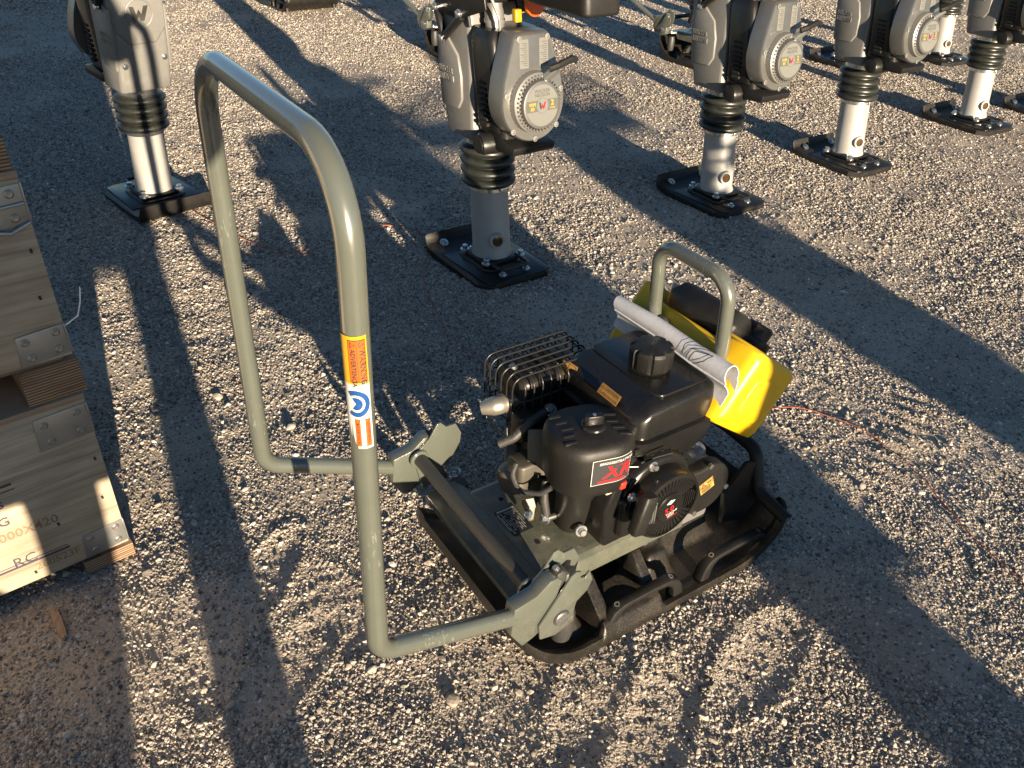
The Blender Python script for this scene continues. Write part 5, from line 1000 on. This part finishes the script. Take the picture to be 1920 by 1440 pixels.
# ------------------------------------------------------------------ the photographer, standing behind the camera
def skin_mesh(name, joints, edges, m_, parent=None, sub=2):
    me = bpy.data.meshes.new(name); me.from_pydata([j[0] for j in joints], edges, []); o = bpy.data.objects.new(name, me); COL.objects.link(o)
    md = o.modifiers.new('skin', 'SKIN'); md.use_smooth_shade = True
    for v, j in zip(me.skin_vertices[0].data, joints): v.radius = (j[1], j[2] if len(j) > 2 else j[1])
    me.skin_vertices[0].data[0].use_root = True
    o.modifiers.new('sub', 'SUBSURF').render_levels = sub; me.materials.append(MATS[m_])
    if parent: o.parent = parent
    return o
PX, PY = 0.05, -0.43
per = empty('person', (PX, PY, 0)); tag(per, 'person in a long dark coat and jeans holding up a phone to take the picture', 'person')
J = []; E_ = []
def add(p, r, link=None, r2=None):
    J.append((p, r, r2 if r2 else r)); i = len(J)-1
    if link is not None: E_.append((link, i))
    return i
pel = add((0, 0, 0.86), 0.12, None, 0.09); sp1 = add((0, 0, 1.05), 0.11, pel, 0.085); ch = add((0, 0, 1.25), 0.13, sp1, 0.095); nk = add((0, 0.02, 1.44), 0.055, ch); hb = add((0, 0.035, 1.52), 0.065, nk); h1 = add((0, 0.05, 1.60), 0.085, hb, 0.095); add((0, 0.04, 1.69), 0.06, h1)
for s in (-1, 1):
    LX = 0.195 if s > 0 else -0.085
    hp = add((s*0.085, 0, 0.80), 0.085, pel); kn = add((LX*0.9, 0.015, 0.46), 0.050, hp); ak = add((LX, -0.01, 0.10), 0.040, kn); to = add((LX+s*0.01, 0.14, 0.035), 0.035, ak)
    sh_ = add((s*0.17, 0, 1.36), 0.06, ch); el = add((s*0.20, 0.10, 1.12), 0.045, sh_); wr = add((s*0.07-PX, 0.36, 1.16), 0.030, el); pm = add((s*0.045-PX, 0.395, 1.185), 0.030, wr)
    for k in range(4):
        f1_ = add((s*(0.050)-PX, 0.412, 1.170+k*0.017), 0.009, pm); add((s*0.020-PX, 0.418, 1.176+k*0.016), 0.008, f1_)
    t1 = add((s*0.030-PX, 0.385, 1.215), 0.010, pm); add((s*0.012-PX, 0.392, 1.235), 0.009, t1)
body = skin_mesh('body', J, E_, 'skin', per)
mb = MB(); mb.loft([[(0.01+rx*math.cos(2*math.pi*k/28), ry*math.sin(2*math.pi*k/28), z+0.006*math.sin(k*1.7)*(z < 0.6)) for k in range(28)] for z, rx, ry in ((0.50, 0.225, 0.170), (0.60, 0.218, 0.165), (0.80, 0.200, 0.150), (1.00, 0.190, 0.140), (1.20, 0.200, 0.135), (1.34, 0.195, 0.115), (1.40, 0.140, 0.090), (1.45, 0.075, 0.075))])
for s in (-1, 1): mb.tube(fillet([(s*0.165, 0, 1.35), (s*0.215, 0.09, 1.11), (s*0.085-PX*0.9, 0.335, 1.155)], 0.05, 5), [0.075]+[0.066]*6+[0.050], 14)
mb.build('coat', 'coat', per, ang=60)
J = []; E_ = []
a = add((0, 0, 0.84), 0.12)
for s in (-1, 1):
    LX = 0.195 if s > 0 else -0.085
    x = add((s*0.085, 0, 0.78), 0.09, a); y_ = add((LX*0.9, 0.012, 0.46), 0.062, x); add((LX, -0.01, 0.08), 0.060, y_)
skin_mesh('trousers', J, E_, 'denim', per)
for s in (-1, 1):
    LX = 0.195 if s > 0 else -0.085
    mb = MB(); mb.loft([[(LX+p[0], 0.055+p[1], z) for p in rrect(0, 0, 0.105*k, 0.29*l, 0.05, 4)] for z, k, l in ((0.0, 1, 1), (0.025, 1, 1), (0.05, 0.92, 0.92), (0.075, 0.85, 0.7))]+[[(LX+p[0], -0.01+p[1], z) for p in rrect(0, 0, 0.10, 0.13, 0.045, 4)] for z in (0.10, 0.16)]); mb.build('boot', 'boot', per, ang=50)
mb = MB(); mb.lathe([(0.088, 0), (0.108, 0.04), (0.105, 0.09), (0.07, 0.135), (0.01, 0.15)], (0, 0.035, 1.585), (0, -0.15, 1), 24); mb.build('hair', 'hair', per, ang=60)
fb = [(0.0, 0.150, 1.600, 0.012)]
mb = MB()
for s in (-1, 1): mb.use('white_print').lathe([(0.001, 0), (0.010, 0.002), (0.001, 0.012)], (s*0.032, 0.127, 1.605), (0, 1, 0), 10)
mb.use('skin').tube([(0, 0.130, 1.61), (0, 0.152, 1.575), (0, 0.135, 1.565)], [0.008, 0.014, 0.010], 8); mb.use('red_print').tube([(-0.025, 0.125, 1.54), (0, 0.135, 1.537), (0.025, 0.125, 1.54)], 0.004, 6)
for s in (-1, 1): mb.use('skin').lathe([(0.004, -0.01), (0.018, 0.0), (0.022, 0.012)], (s*0.085, 0.04, 1.60), (s, 0, 0), 10)
mb.build('face', None, per)
pf = plane_fn((0.012, -0.030, CAM_H-0.02), cx_, -cy_)
mb = MB(); mb.use('black_gloss'); slab2d(mb, lambda a_, c2_, h_: tuple(Vector(pf(a_, c2_))+cz_*(h_-0.010)), rrect(0.0, -0.02, 0.15, 0.072, 0.010, 4), 0.008); tag(mb.build('phone', None, ang=40), 'black phone held up in both hands by the photographer', 'phone')

# out-of-view tool bag, added to shade the ground below the crates
bag = empty('shade_bag', (-0.19, -0.60, 0), R(12)); tag(bag, 'unseen black tool bag added behind the camera to shade the gravel by the crates', 'tool bag')
mb = MB(); mb.loft([[(p[0], p[1], z) for p in rrect(0, 0, w, l, 0.05, 5)] for z, w, l in ((0.0, 0.40, 0.21), (0.02, 0.42, 0.23), (0.16, 0.42, 0.22), (0.24, 0.40, 0.17), (0.275, 0.37, 0.09), (0.285, 0.34, 0.05))]); mb.build('body', 'coat', bag, ang=50)
for s in (-1, 1):
    mb = MB(); mb.tube(fillet([(-0.09, s*0.085, 0.22), (-0.08, s*0.04, 0.33), (0.08, s*0.04, 0.33), (0.09, s*0.085, 0.22)], 0.04, 5), 0.009, 8); mb.build('strap', 'boot', bag)
    mb = MB(); mb.rbox(-0.13, 0.13, min(s*0.105, s*0.135), max(s*0.105, s*0.135), 0.03, 0.15, 0.012, 0.008); mb.build('pocket', 'denim', bag)
